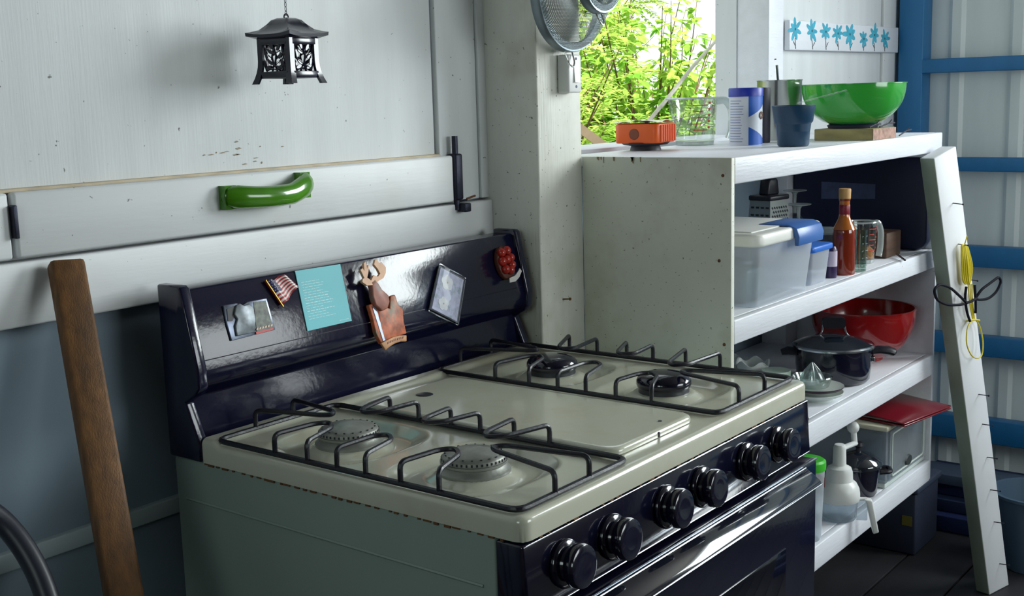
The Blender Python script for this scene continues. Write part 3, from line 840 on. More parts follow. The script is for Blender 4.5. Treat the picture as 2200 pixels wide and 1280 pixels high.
# ================================================================== SIEVES AND SWITCH on the post
def sieve(name, label, c, r, depth, handle_len, tilt=0., mesh_scale=420):
    """wire sieve hung by its handle, bowl bulging towards the room (-y)"""
    t = thing(name, label, 'sieve', c, group='sieves hung on the post')
    x, y, z = c
    MX = Matrix.Translation(c) @ Matrix.Rotation(math.radians(90), 4, 'X')
    bm = bmesh.new(); lathe(bm, [(r, -.004), (r+.0016, 0), (r+.0016, .013), (r, .0165), (r-.014, .0175), (r-.016, .015), (r-.0042, .012), (r-.0022, 0), (r-.003, -.004), (r, -.004)], 64, (0, 0, 0), 0, MX)
    obj('rim', bm, mat('sieve_rim', (126, 138, 144), .38, metal=.75), t, smooth=40)
    bm = bmesh.new(); lathe(bm, [((r-.002)*math.cos(a), .010+depth*math.sin(a)) for a in [i*PI/2/10 for i in range(11)]], 48, (0, 0, 0), 0, MX)
    obj('mesh_bowl', bm, wire_mesh_mat('wire_cloth', (150, 160, 160), mesh_scale), t)
    bm = bmesh.new(); k = .017 if r > .07 else .013
    tube(bm, fillet([(x-k*.7, y-.004, z-r+.001), (x-k*.55, y-.012, z-r-k*1.2), (x, y-.014, z-r-k*1.75), (x+k*.55, y-.012, z-r-k*1.2), (x+k*.7, y-.004, z-r+.001)], .006, 4), .0016, 8)
    obj('rest_loop', bm, STEEL, t)
    bm = bmesh.new()
    tube(bm, fillet([(x-.009, y-.002, z+r-.001), (x-.007, y-.002, z+r+handle_len), (x+.007, y-.002, z+r+handle_len), (x+.009, y-.002, z+r-.001)], .008, 4), .0022, 8)
    obj('handle', bm, STEEL, t)
    return t
c1 = ony(1224, -14, .512); sieve('sieve', 'large round wire sieve hung flat on the white post', (c1.x, .522, c1.z), .104, .056, .13)
c2 = ony(1266, -46, .462); sieve('sieve', 'small wire sieve hung in front of the large one', (c2.x, .448, c2.z), .062, .032, .12, mesh_scale=560)
bm = bmesh.new(); tube(bm, fillet([(c1.x, .545, c1.z+.222), (c1.x, .42, c1.z+.222), (c1.x, .42, c1.z+.236)], .006, 4), .003, 8)
single('wall_hook', 'steel hook in the post that carries the sieves', 'hook', (c1.x, .545, c1.z+.222), bm, DARKM)

sw = thing('light_switch', 'white surface mounted light switch on the post below the sieve', 'switch', (.872, .5445, 1.41))
obj('switch_box', bx(.8515, .8945, .518, .5445, 1.378, 1.4485), WHITEP, sw, bevel=.004, seg=3)
bm = bmesh.new(); prism(bm, [(.518, 1.397), (.5145, 1.397), (.5175, 1.432), (.518, 1.434)], .868, .884, Matrix(((0, 0, 1, 0), (1, 0, 0, 0), (0, 1, 0, 0), (0, 0, 0, 1)))); obj('rocker', bm, WHITEP, sw)
for z in (1.3895, 1.4405):
    bm = bmesh.new(); lathe(bm, [(0, .0006), (.0028, .0005), (.003, -.001)], 12, (0, 0, 0), 0, Matrix.Translation((.876, .518, z)) @ Matrix.Rotation(math.radians(90), 4, 'X')); obj('screw', bm, DARKM, sw)

# ================================================================== SHELF UNIT
SF = .224; XL, XR = .929, 2.075
su = thing('shelf_unit', 'white painted four-tier wooden shelf unit beside the stove', 'shelf', ((XL+XR)/2, .42, 0))
obj('side_panel', bx(XL, XL+.013, SF, .545, .0, 1.256), PANELW, su, bevel=.0015)
obj('side_panel', bx(XR-.012, XR, SF+.002, .672, .345, 1.208), SHELFW, su, bevel=.0015)
Z1, Z2, Z3, Z4 = 1.256, .960, .685, .400
for i, (z, th) in enumerate(((Z1, .048), (Z2, .046), (Z3, .054), (Z4, .056))):
    x0 = XL+.0135; x1 = XR-.0125 if i else XR+.006
    obj('shelf_board', bx(x0, x1, SF+.0185, .672 if i else .599, z-.020, z), SHELFW, su, bevel=.0015)
    obj('front_trim', bx(x0, x1, SF, SF+.018, z-th, z), SHELFW, su, bevel=.0025)
obj('back_post', bx(1.985, 2.06, .60, .672, .36, 1.2), SHELFW, su, bevel=.002)
obj('back_post', bx(.945, 1.01, .60, .672, .36, 1.2), SHELFW, su, bevel=.002)
for x in (XL+.02, XR-.055):
    obj('leg', bx(x, x+.04, .60, .64, 0, Z4-.021), mat('leg_dark', (52, 52, 60), .7), su)
bm = bmesh.new(); q = ony(1552, 372, .30)
for pxx, pyy in ((1553, 377), (1556, 740), (1545, 560)):
    q = onx(pxx, pyy, XL); b2 = bmesh.new(); sphere(b2, (XL, q.y, q.z), .0032, 8, 5); obj('nail_head', b2, RUST, su)
bm.free()
rnd = random.Random(11)
b2 = bmesh.new()
for k in range(11):
    q = onx(rnd.choice((1285, 1290, 1296, 1318, 1322, 1348, 1352, 1358, 1376))+rnd.uniform(-3, 3), 332, XL); L_ = rnd.uniform(.002, .013); w_ = rnd.uniform(.002, .006)
    prism(b2, [(q.y-w_/2, 1.256), (q.y+w_/2, 1.256), (q.y+w_*.3, 1.256-L_), (q.y-w_*.3, 1.256-L_*1.1)], XL-.0005, XL+.001, Matrix(((0, 0, 1, 0), (1, 0, 0, 0), (0, 1, 0, 0), (0, 0, 0, 1))))
o = obj('drip_stains', b2, mat('drip_brown', (150, 132, 98), .7), su); o['kind'] = 'stuff'

# flower board
FA, FB = ony(1688, 39, .664), ony(1921, 118, .664)
fb = thing('flower_board', 'white board painted with a row of turquoise flowers, nailed to the wall', 'board', ((FA.x+FB.x)/2, .676, 1.48))
cFB = Vector(((FA.x+FB.x)/2, .6595, 1.522))
MF = Matrix.Translation(cFB) @ Matrix.Rotation(math.radians(-.2), 4, 'Y')
hwid = (FB.x-FA.x)/2
bm = bmesh.new(); box(bm, -hwid, hwid, -.008, .008, -.040, .040, 0, MF); obj('board', bm, SHELFW, fb, bevel=.002)
TUR = mat('flower_turquoise', (60, 168, 196), .55, var=.25, vscale=50); STM = mat('flower_stem', (40, 56, 60), .6)
FL = [(1702, 62, 15), (1738, 66, 15), (1768, 68, 14), (1794, 72, 14), (1820, 74, 19), (1850, 84, 14), (1873, 76, 16), (1895, 84, 15)]
rnd = random.Random(5)
for k, (fx, fy, fs) in enumerate(FL):
    c = ony(fx, fy, .66); sx = fs*.0021; u0, v0 = c.x-cFB.x, c.z-cFB.z
    MP = MF @ Matrix(((1, 0, 0, 0), (0, 0, -1, -.008), (0, 1, 0, 0), (0, 0, 0, 1)))
    bm = bmesh.new(); n = 7; ph = rnd.uniform(0, 1)
    for i in range(n):
        an = ph+2*PI*i/n+rnd.uniform(-.15, .15); L_ = rnd.uniform(.85, 1.25); pts = []
        for j in range(8):
            t = 2*PI*j/8; a_, b_ = .5*L_+.5*L_*math.cos(t),   .21*math.sin(t)
            pts.append((u0+sx*1.25*(a_*math.cos(an)-b_*math.sin(an)), v0+sx*.92*(a_*math.sin(an)+b_*math.cos(an))))
        prism(bm, pts, -.0001, .0006+.00003*i, MP)
    fo = obj('painted_flower', bm, TUR, fb)
    bm = bmesh.new(); prism(bm, [(u0-.003, v0-.003), (u0+.003, v0-.003), (u0+.003, v0+.003), (u0-.003, v0+.003)], 0, .0011, MP); obj('flower_centre', bm, STM, fo)
    bm = bmesh.new(); zb = -.037; dx = rnd.uniform(-.004, .008)
    prism(bm, [(u0-.0016, v0-sx*.75), (u0+.0016, v0-sx*.75), (u0+dx+.003, zb), (u0+dx-.001, zb)], 0, .0006, MP)
    sgn = 1 if k % 3 else -1
    prism(bm, [(u0+dx, zb+.006), (u0+dx+sgn*.012, zb+.016), (u0+dx+sgn*.018, zb+.023), (u0+dx+sgn*.008, zb+.017)][::sgn], 0, .0006, MP)
    obj('flower_stem', bm, STM, fo)

# ================================================================== THINGS ON THE SHELF TOP
def base_c(pxl, pxr, pyb, z, y=None):
    """centre and radius of a round base whose front touches pixel row pyb (or stands at depth y)"""
    pc = (pxl+pxr)/2
    P = onz(pc, pyb, z) if y is None else Vector((ony(pc, pyb, y).x, y, z))
    h = Vector((P.x-CP[0], P.y-CP[1], 0)).normalized(); r = 0
    for _ in range(8):
        c = P+h*r if y is None else P
        r = (pxr-pxl)/2/F*float((np.array(c)-CP) @ CW)
    return c, r

# orange pot with foil and stick
c, r = base_c(1322, 1445, 324, Z1); c = Vector((1.172, .548, Z1))
op = thing('orange_tin', 'orange ribbed pot on a dark foot, foil top, with a white stick in it', 'pot', c, math.radians(8))
def loc(bm, name, m, parent, **k): return obj(name, bm, m, parent, world=False, **k)
bm = bmesh.new(); lathe(bm, [(0, 0), (.033, 0), (.030, .010), (.046, .012), (.052, .017), (0, .017)], 28); loc(bm, 'foot', mat('pot_foot', (40, 34, 44), .5), op)
bm = bmesh.new(); prism(bm, rrect(-.050, .050, -.050, .050, .014, 4), .016, .056); loc(bm, 'pot_body', mat('orange_plastic', (226, 92, 24), .35, var=.1), op, bevel=.003)
for i in range(7):
    bm = bmesh.new(); tube(bm, [(-.036+i*.012, -.0505, .019), (-.036+i*.012, -.0505, .053)], .0035, 6); loc(bm, 'rib', MATS['orange_plastic'], op)
bm = bmesh.new(); lathe(bm, [(0, .0015), (.010, .0015), (.0115, 0)], 16, (0, 0, 0), 0, Matrix.Translation((-.050, .004, .035)) @ Matrix.Rotation(math.radians(-90), 4, 'Y')); loc(bm, 'emblem', mat('emblem_brown', (120, 56, 30), .5), op)
bm = bmesh.new(); gpts = []
for j in range(9):
    row = []
    for i in range(9):
        x, y = -.051+.102*i/8, -.051+.102*j/8
        row.append(bm.verts.new((x, y, .0575+random.uniform(0, .0055))))
    gpts.append(row)
for j in range(8):
    for i in range(8): bm.faces.new((gpts[j][i], gpts[j][i+1], gpts[j+1][i+1], gpts[j+1][i]))
loc(bm, 'foil_top', mat('foil', (190, 188, 160), .3, metal=.6), op)
s0 = c+Vector((-.004, .0, .05)); s1 = ony(1484, 148, .88)
bm = bmesh.new(); s2 = ony(1586, 34, 1.10); tube(bm, [s0, s0.lerp(s1, .5)+Vector((0, 0, -.002)), s1, s1.lerp(s2, .5), s2], [.0042, .0048, .0052, .0045, .0035], 8)
single('bare_stick', 'pale peeled stick leaning out of the orange pot through the window', 'stick', s0, bm, mat('pale_stick', (214, 208, 190), .7, var=.2, vscale=20))

# glass measuring jug
def jug(name, label, c, r, h, rz, group=None, red=True, content=None):
    t = thing(name, label, 'measuring cup', c, rz, group)
    bm = bmesh.new(); lathe(bm, [(0, .003), (r*.80, .003), (r*.84, .010), (r*.985, h-.004), (r*1.02, h), (r*.99, h), (r*.94, h-.004), (r*.80, .012), (0, .008)], 40)
    for v in bm.verts:
        if v.co.z > h*.8:
            a = math.atan2(v.co.y, v.co.x); d = abs(math.remainder(a-PI, 2*PI))
            if d < .5: v.co.x -= .010*(1-d/.5)*(v.co.z-h*.8)/(h*.2)
    loc(bm, 'cup', CLEAR, t, smooth=60)
    bm = bmesh.new(); tube(bm, fillet([(r*.93, 0, h*.93), (r*1.35, 0, h*.95), (r*1.62, 0, h*.72), (r*1.58, 0, h*.35), (r*1.45, 0, h*.12)], .02, 5), .0085, 10, ry=.0055, up=(0, 1, 0)); glass('thick_glass', (236, 244, 242), .7); loc(bm, 'handle', EDGE, t)
    bm = bmesh.new(); tube(bm, [((r*1.005)*math.cos(2*PI*i/40)-(.010*(1-abs(math.remainder(2*PI*i/40-PI, 2*PI))/.5) if abs(math.remainder(2*PI*i/40-PI, 2*PI)) < .5 else 0), (r*1.005)*math.sin(2*PI*i/40), h) for i in range(40)], .0024, 6, True); loc(bm, 'rim', EDGE, t)
    bm = bmesh.new(); lathe(bm, [(0, .001), (r*.82, .001), (r*.83, .009), (0, .007)], 36); loc(bm, 'base', EDGE, t)
    if red:
        bm = bmesh.new()
        for k in range(5):
            z = h*(.32+.13*k); rr = r*(.85+.14*z/h)*1.004
            lathe(bm, [(rr, z), (rr, z+.0016)], 8, (0, 0, 0), 0, None, math.radians(-100), math.radians(-74 if k % 2 else -60))
            lathe(bm, [(rr, z+.004), (rr, z+.0085)], 5, (0, 0, 0), 0, None, math.radians(-58), math.radians(-50))
        loc(bm, 'red_scale', mat('scale_red', (206, 60, 48), .5), t)
    if content:
        bm = bmesh.new(); lathe(bm, [(0, .012), (r*.78, .012), (r*.80, .03), (r*.5, .04), (0, .036)], 24); loc(bm, 'residue', content, t)
    return t
jug('measuring_jug', 'clear glass measuring cup with red markings and open handle', (1.405, .56, Z1), .052, .104, math.radians(-56))

# blue and white canister
c, r = base_c(1567, 1637, 313, Z1)
cn = thing('canister', 'blue and white cardboard canister with blue lid', 'canister', c, math.radians(-52))
bm = bmesh.new(); lathe(bm, [(0, 0), (r, 0), (r, .105), (0, .105)], 40); loc(bm, 'can_body', mat('label_white', (206, 212, 222), .45), cn)
bm = bmesh.new(); lathe(bm, [(0, .1235), (r*1.02, .1235), (r*1.05, .1215), (r*1.05, .105), (0, .105)], 40); loc(bm, 'lid', mat('lid_blue', (24, 46, 160), .4), cn)
bm = bmesh.new()
def band(bm, rr, a0, a1, zlo, zhi, n=16):
    pv = None
    for i in range(n+1):
        a = a0+(a1-a0)*i/n; t = i/n
        q = (bm.verts.new((rr*math.cos(a), rr*math.sin(a), zlo(t))), bm.verts.new((rr*math.cos(a), rr*math.sin(a), zhi(t))))
        if pv: bm.faces.new((pv[0], q[0], q[1], pv[1]))
        pv = q
A0, A1 = math.radians(-92), math.radians(0)
band(bm, r*1.006, A0, A1, lambda t: .105-.040*(1-t)**.7-.004, lambda t: .105)
band(bm, r*1.006, A0, A1, lambda t: .001, lambda t: .004+.036*(1-t)**.8)
loc(bm, 'blue_print', mat('label_blue', (34, 92, 186), .45), cn)
bm = bmesh.new()
for k in range(16):
    z = .008+k*.0058
    if z > .10: break
    band(bm, r*1.005, math.radians(-168), math.radians(-168+random.uniform(38, 60)), lambda t: z, lambda t: z+.0016, 8)
loc(bm, 'small_print', mat('label_print', (120, 140, 180), .5), cn)
bm = bmesh.new(); lathe(bm, [(.004, .0), (.0085, .0), (.0085, .0008), (.004, .0008)], 20, (0, 0, 0), 0, Matrix.Rotation(math.radians(-36), 4, 'Z') @ Matrix.Translation((r*1.004, 0, .064)) @ Matrix.Rotation(math.radians(90), 4, 'Y')); loc(bm, 'round_mark', mat('mark_brown', (96, 66, 60), .5), cn)
# dark can behind
c = Vector((ony(1634, 250, .448).x, .448, Z1)); bm = bmesh.new(); lathe(bm, [(0, 0), (.021, 0), (.022, .004), (.022, .118), (.020, .123), (0, .124)], 32, c)
single('dark_tin', 'tall black tin standing between the canister and steel mug', 'tin', c, bm, mat('dark_tin', (24, 22, 46), .6))
# stainless mug with ladle
c, r = base_c(1627, 1718, 304, Z1); c = Vector((ony(1674, 240, .478).x, .478, Z1)); r = .0515
mu = thing('steel_mug', 'tall brushed stainless steel mug with a side handle', 'mug', c, math.radians(-12))
h = zt(1672, 172, c)-Z1
bm = bmesh.new(); lathe(bm, [(0, 0), (r, 0), (r*1.02, .004), (r*1.02, h-.003), (r*1.05, h), (r*1.0, h), (r*.98, h-.004), (r*.98, .006), (0, .006)], 48); loc(bm, 'mug_body', STEEL, mu, smooth=40)
bm = bmesh.new(); tube(bm, fillet([(r*.98, 0, h*.88), (r*1.35, 0, h*.86), (r*1.42, 0, h*.50), (r*.98, 0, h*.42)], .014, 4), .0045, 8); loc(bm, 'handle', DARKM, mu)
bm = bmesh.new(); e = zt(1672, 140, c)
tube(bm, [(c.x-.004, c.y, Z1+.01), (c.x-.004, c.y, Z1+h-.01), ony(1671, 168, c.y), ony(1669, 140, c.y)], [.004, .0045, .0055, .0055], 8, ry=.003, up=(.6, -.8, 0))
single('spoon', 'dark handled spoon standing in the steel mug', 'spoon', (c.x, c.y, Z1+.01), bm, mat('spoon_grey', (70, 78, 84), .35, metal=.6))
# dark teal cup
c, r = base_c(1668, 1740, 316, Z1); h = zt(1704, 226, c)-Z1; k = r
bm = bmesh.new(); lathe(bm, [(0, .001), (k*.86, .001), (k*.93, .004), (k*1.0, h*.52), (k*1.05, h*.56), (k*1.14, h*.60), (k*1.27, h-.001), (k*1.25, h), (k*1.20, h-.002), (k*1.05, h*.6), (k*.9, .01), (0, .008)], 40, c)
single('plastic_cup', 'dark teal stepped plastic cup standing in front of the green bowl', 'cup', c, bm, mat('teal_plastic', (24, 60, 88), .35), smooth=40)
# wood block + green bowl
wbk = thing('wood_block', 'worn wooden block lying under the green bowl', 'block', (1.66, .30, Z1))
bm = bmesh.new(); box(bm, 1.612, 1.75, .2265, .365, Z1, Z1+.026); obj('block', bm, mat('block_wood', (172, 158, 104), .7, var=.4, vscale=9, vstretch=(1, 1, 4), stain=(96, 110, 84), stain_scale=8, stain_amt=.6), wbk, bevel=.002)
bm = bmesh.new(); box(bm, 1.611, 1.752, .2255, .2268, Z1+.001, Z1+.025); obj('end_grain', bm, mat('block_end', (176, 140, 126), .8, var=.4, vscale=90), wbk)
cb = Vector((1.690, .300, Z1+.027))
cb.x = ony(1832, 270, .300).x
bowl = thing('mixing_bowl', 'glossy green mixing bowl on a wooden block', 'bowl', cb)
bw = (1940-1724)/2/F*float((np.array(cb)-CP) @ CW); bh = zt(1832, 180, cb)-cb.z
def bowl_prof(R, h, foot, th=.004, e=2.3, n=12):
    o = [(0, .002), (foot, .002), (foot, .008)]
    for i in range(n+1):
        t = i/n; o.append((foot+(R-foot)*(1-(1-t)**e)**(1/1.35), .008+(h-.008)*t**1.05))
    inner = [(max(0, q-th), z+ (th if k < 5 else 0)) for k, (q, z) in enumerate(o[3:])][::-1]
    return o+[(R+.002, h-.001), (R+.002, h+.0008), (R-.001, h+.001)]+inner+[(0, .012)]
GRB = mat('green_bowl', (58, 168, 62), .14, coat=.6, var=.05)
bm = bmesh.new(); lathe(bm, bowl_prof(bw, bh, bw*.42), 64); loc(bm, 'bowl_shell', GRB, bowl, smooth=50)
bm = bmesh.new(); lathe(bm, [(0, -.0008), (bw*.47, -.0008), (bw*.50, .006), (bw*.44, .010), (0, .010)], 40); loc(bm, 'foot_ring', mat('bowl_foot', (40, 46, 70), .5), bowl)
# clear plastic spoon leaning across bowl front, dark twigs on the shelf
p0 = ony(1712, 222, .29); p1 = ony(1818, 194, .24)
bm = bmesh.new(); tube(bm, [p0, p0.lerp(p1, .5), p1], [.0028, .003, .004], 8, ry=.0015, up=(0, 0, 1))
single('plastic_spoon', 'clear plastic spoon handle resting on the teal cup rim', 'spoon', p0, bm, CLEAR)
for k, (ax, ay, bx_, by_) in enumerate(((1890, 276, 1922, 271), (1932, 289, 1958, 278), (1868, 274, 1892, 268))):
    a, b_ = ony(ax, ay, (.235, .247, .231)[k]), ony(bx_, by_, (.24, .252, .229)[k])
    if k != 1: a.z = max(a.z, Z1+.0278); b_.z = a.z+.006
    else: a.z = Z1+.002
    bm = bmesh.new(); m_ = a.lerp(b_, .6)+Vector((0, 0, .003)); tube(bm, [a, m_, b_], .0016, 6); tube(bm, [m_, m_+Vector((.008, -.004, .008))], .0012, 6)
    single('dry_twig', ('dark twig lying on the block edge beside the green bowl foot', 'forked dark twig lying on the shelf top beside the blue post', 'short dark twig lying on the block right against the bowl foot')[k], 'twig', a, bm, mat('twig', (50, 46, 56), .8), group='dry twigs by the bowl')

# ================================================================== SECOND SHELF
def rbox(bm, x0, x1, y0, y1, z0, z1, r=.02, taper=0.):
    o0 = rrect(x0+taper, x1-taper, y0+taper, y1-taper, r); o1 = rrect(x0, x1, y0, y1, r)
    a = [bm.verts.new((p[0], p[1], z0)) for p in o0]; b = [bm.verts.new((p[0], p[1], z1)) for p in o1]
    n = len(a); bm.faces.new(a[::-1])
    for i in range(n): bm.faces.new((a[i], a[(i+1) % n], b[(i+1) % n], b[i]))
    return b
# large clear bin
tb = thing('storage_bin', 'large clear plastic storage bin with white lid and blue latch', 'storage bin', (1.17, .37, Z2))
bm = bmesh.new(); rbox(bm, 1.058, 1.332, .236, .535, Z2+.001, 1.084, .018, .012); obj('bin_body', bm, FROST, tb, smooth=40)
bm = bmesh.new(); t_ = rbox(bm, 1.046, 1.346, .226, .548, 1.080, 1.105, .024, -.002); bm.faces.new(t_)
lid = obj('lid', bm, mat('lid_white', (226, 226, 220), .35, var=.04), tb, bevel=.006, seg=3)
bm = bmesh.new(); box(bm, 1.07, 1.318, .254, .52, 1.1045, 1.1072); obj('lid_recess', bm, MATS['lid_white'], lid, bevel=.002)
LB = mat('latch_blue', (62, 108, 178), .35)
bm = bmesh.new(); MYZ = Matrix(((0, 0, 1, 0), (1, 0, 0, 0), (0, 1, 0, 0), (0, 0, 0, 1)))
prism(bm, [(.30, 1.1085), (.235, 1.1095), (.218, 1.102), (.212, 1.086), (.214, 1.068), (.2215, 1.068), (.2225, 1.084), (.227, 1.098), (.238, 1.1055), (.30, 1.1058)], 1.195, 1.315, MYZ)
obj('latch', bm, LB, tb, bevel=.003)
for k, (x, y, z, s, cl) in enumerate(((1.135, .32, 1.0, .045, (54, 96, 100)), (1.24, .40, .995, .05, (60, 80, 100)), (1.135, .44, 1.02, .042, (120, 124, 104)))):
    bm = bmesh.new(); box(bm, x-s, x+s, y-s, y+s, Z2+.004, z+.03)
    single('food_packet', ('teal', 'slate blue', 'tan')[k]+' packet inside the large clear storage bin', 'packet', (x, y, Z2+.004), bm, mat('packet%d' % k, cl, .5, var=.5, vscale=30), bevel=.008)
# box grater
gx = ony(1660, 455, .50); GC = Vector((gx.x, .51, Z2))
gr = thing('box_grater', 'metal box grater with black handle standing behind the storage bin', 'grater', GC, math.radians(-8))
GH = zt(1660, 428, GC)-Z2
bm = bmesh.new(); a = [(-.047, -.036), (.047, -.036), (.047, .036), (-.047, .036)]; b_ = [(p[0]*.82, p[1]*.8) for p in a]
A = [bm.verts.new((p[0], p[1], 0.002)) for p in a]; B = [bm.verts.new((p[0], p[1], GH)) for p in b_]
for i in range(4): bm.faces.new((A[i], A[(i+1) % 4], B[(i+1) % 4], B[i]))
loc(bm, 'grater_body', mat('grater_steel', (150, 156, 154), .35, metal=.8, var=.1), gr, smooth=0)
hm = mat('grater_hole', (34, 38, 44), .6); bm = bmesh.new()
for j in range(9):
    for i in range(7):
        z = GH*.35+j*GH*.066; t = z/GH; y = -.036*(1-.2*t)-.0006
        M_ = Matrix.Translation((-.030+i*.0098+(j % 2)*.005, y, z)) @ Matrix.Rotation(math.radians(40), 4, 'Y'); box(bm, -.0028, .0028, -.0007, .0007, -.0016, .0016, 0, M_)
for j in range(5):
    for i in range(4):
        z = GH*.4+j*GH*.12; t = z/GH; x = -.047*(1-.18*t)-.0006
        M_ = Matrix.Translation((x, -.022+i*.014, z)); box(bm, -.0012, .0008, -.0038, .0038, -.0014, .0030, 0, M_)
o = loc(bm, 'cutting_teeth', hm, gr); o['kind'] = 'stuff'
bm = bmesh.new(); box(bm, -.042, .042, -.032, .032, GH-.001, GH+.012); loc(bm, 'top_collar', BLACKS, gr, bevel=.004)
bm = bmesh.new(); prism(bm, [(-.026, 0), (.026, 0), (.019, .036), (.013, .042), (-.013, .042), (-.019, .036)], -.014, .014, Matrix.Translation((0, 0, GH+.011)) @ Matrix.Rotation(math.radians(90), 4, 'X')); loc(bm, 'handle', BLACKS, gr, bevel=.005)
# upturned wine glasses
for k, (px_, pt, yy, lb) in enumerate(((1708, 408, .56, 'upturned stemmed wine glass standing next to the box grater'), (1716, 438, .48, 'shorter upturned stemmed glass in front of the other wine glass'))):
    g0 = ony(px_, pt, yy); hh = g0.z-Z2; cc_ = (g0.x, yy, Z2)
    wg = thing('wine_glass', lb, 'wine glass', cc_, group='upturned wine glasses')
    bm = bmesh.new(); lathe(bm, [(.031, 0), (.036, hh*.25), (.033, hh*.42), (.016, hh*.56), (.005, hh*.62)], 32); loc(bm, 'bowl', CLEAR, wg)
    bm = bmesh.new(); lathe(bm, [(.0052, hh*.6), (.0038, hh*.75), (.0045, hh-.012), (.010, hh-.004)], 16); loc(bm, 'stem', EDGE, wg)
    bm = bmesh.new(); lathe(bm, [(.008, hh-.006), (.030, hh-.002), (.031, hh), (0, hh)], 32); loc(bm, 'foot', EDGE, wg)
# small box with blue lid
sb = thing('lidded_box', 'small clear food box with bright blue lid beside the storage bin', 'food box', (1.42, .31, Z2))
bm = bmesh.new(); rbox(bm, 1.360, 1.464, .258, .375, Z2+.001, Z2+.072, .012, .006); obj('box_body', bm, FROST, sb)
bm = bmesh.new(); t_ = rbox(bm, 1.355, 1.469, .252, .382, Z2+.071, Z2+.084, .014, 0); bm.faces.new(t_); obj('lid', bm, mat('lid_bright_blue', (42, 110, 206), .35), sb, bevel=.003)
# white spouted pitcher between
c = Vector((ony(1726, 560, .425).x, .425, Z2)); ph_ = zt(1730, 496, c)-Z2
pt_ = thing('white_pitcher', 'white plastic pitcher with pointed spout behind the small blue lidded box', 'pitcher', c, math.radians(-58))
bm = bmesh.new(); lathe(bm, [(0, 0), (.030, 0), (.035, .05), (.036, ph_), (.033, ph_+.002), (.030, ph_-.01), (.028, .01), (0, .008)], 32); loc(bm, 'body', WHITEP, pt_)
bm = bmesh.new(); tube(bm, [(.026, 0, ph_-.018), (.046, 0, ph_-.008), (.074, 0, ph_-.022)], [.014, .009, .004], 10); loc(bm, 'spout', WHITEP, pt_)
# purple-white narrow bottle
c = ony(1785, 596, .272); c.z = Z2
nb_ = thing('slim_bottle', 'slim dark bottle with a pale lilac label next to the hot sauce', 'bottle', c)
bm = bmesh.new(); lathe(bm, [(0, 0), (.012, 0), (.013, .004), (.013, .062), (.009, .070), (0, .071)], 24); loc(bm, 'bottle_body', mat('purple_bottle', (52, 36, 78), .3), nb_)
bm = bmesh.new(); lathe(bm, [(.0133, .026), (.0133, .060)], 24); loc(bm, 'label', mat('lilac_label', (198, 186, 206), .5), nb_)
# hot sauce bottle
c, r = base_c(1788, 1836, 592, Z2); H_ = zt(1811, 405, c)-Z2
hs = thing('sauce_bottle', 'hot sauce bottle with wooden cap and dark red neck band', 'bottle', c)
bm = bmesh.new(); lathe(bm, [(0, 0), (r*.95, 0), (r, .003), (r, H_*.48), (r*.98, H_*.53), (r*.72, H_*.60), (r*.50, H_*.66), (r*.44, H_*.72), (r*.44, H_*.86), (r*.5, H_*.865), (r*.5, H_*.885), (0, H_*.885)], 36)
loc(bm, 'glass_bottle', mat('sauce_red', (126, 42, 22), .12, coat=.6), hs, smooth=45)
bm = bmesh.new(); lathe(bm, [(r*1.01, H_*.53), (r*.73, H_*.602), (r*.51, H_*.662), (r*.45, H_*.722), (r*.45, H_*.858)], 36); loc(bm, 'amber_neck', mat('sauce_amber', (176, 98, 34), .12, coat=.6), hs, smooth=60)
bm = bmesh.new(); lathe(bm, [(r*.465, H_*.70), (r*.48, H_*.705), (r*.48, H_*.81), (r*.465, H_*.815)], 28); loc(bm, 'neck_band', mat('neck_band', (132, 20, 44), .4), hs)
bm = bmesh.new(); lathe(bm, [(0, H_*.885), (r*.52, H_*.885), (r*.54, H_*.99), (r*.50, H_), (0, H_)], 24); loc(bm, 'wooden_cap', mat('cap_wood', (196, 152, 92), .6, var=.15, vscale=40), hs)
# glass tumbler with dots
c, r = base_c(1832, 1858, 586, Z2); c = c+Vector((.008, 0, 0)); H_ = zt(1845, 493, c)-Z2
tm = thing('glass_tumbler', 'slim clear glass tumbler with a column of raised dots', 'glass', c)
bm = bmesh.new(); lathe(bm, [(0, .004), (r*.9, .004), (r*.93, 0), (r*1.05, H_), (r*.98, H_), (r*.86, .01), (0, .01)], 28); loc(bm, 'glass_wall', CLEARG, tm)
bm = bmesh.new()
for k in range(5):
    for an in (-140, -100, -60): sphere(bm, (r*1.0*math.cos(math.radians(an)), r*1.0*math.sin(math.radians(an)), .015+k*H_*.17), .0017, 8, 5)
o = loc(bm, 'raised_dots', MATS['thick_glass'], tm); o['kind'] = 'stuff'
# second glass jug with residue
jug('measuring_jug', 'glass measuring cup with food residue inside, beside the hot sauce', (1.752, .300, Z2), .034, .098, math.radians(-30), red=True, content=mat('residue', (170, 112, 48), .6, var=.7, vscale=60))
# brown wooden box
bm = bmesh.new(); box(bm, 1.838, 1.936, .272, .37, Z2, Z2+.062)
wbx = single('wooden_box', 'small dark brown wooden box against the navy tray', 'box', (1.88, .31, Z2), bm, mat('dark_wood', (84, 58, 42), .6, var=.4, vscale=6, vstretch=(1, 1, 12)), bevel=.003)
# knife with steel tip over the edge
p0 = ony(1926, 546, .26); p1 = ony(1944, 560, .216); p0.z = Z2+.008; p1.z = Z2+.004
bm = bmesh.new(); tube(bm, [p0, p1], [.004, .003], 8, ry=.002, up=(0, 0, 1)); kn_ = single('table_knife', 'steel knife tip sticking out over the shelf edge', 'knife', p0, bm, CHROME)
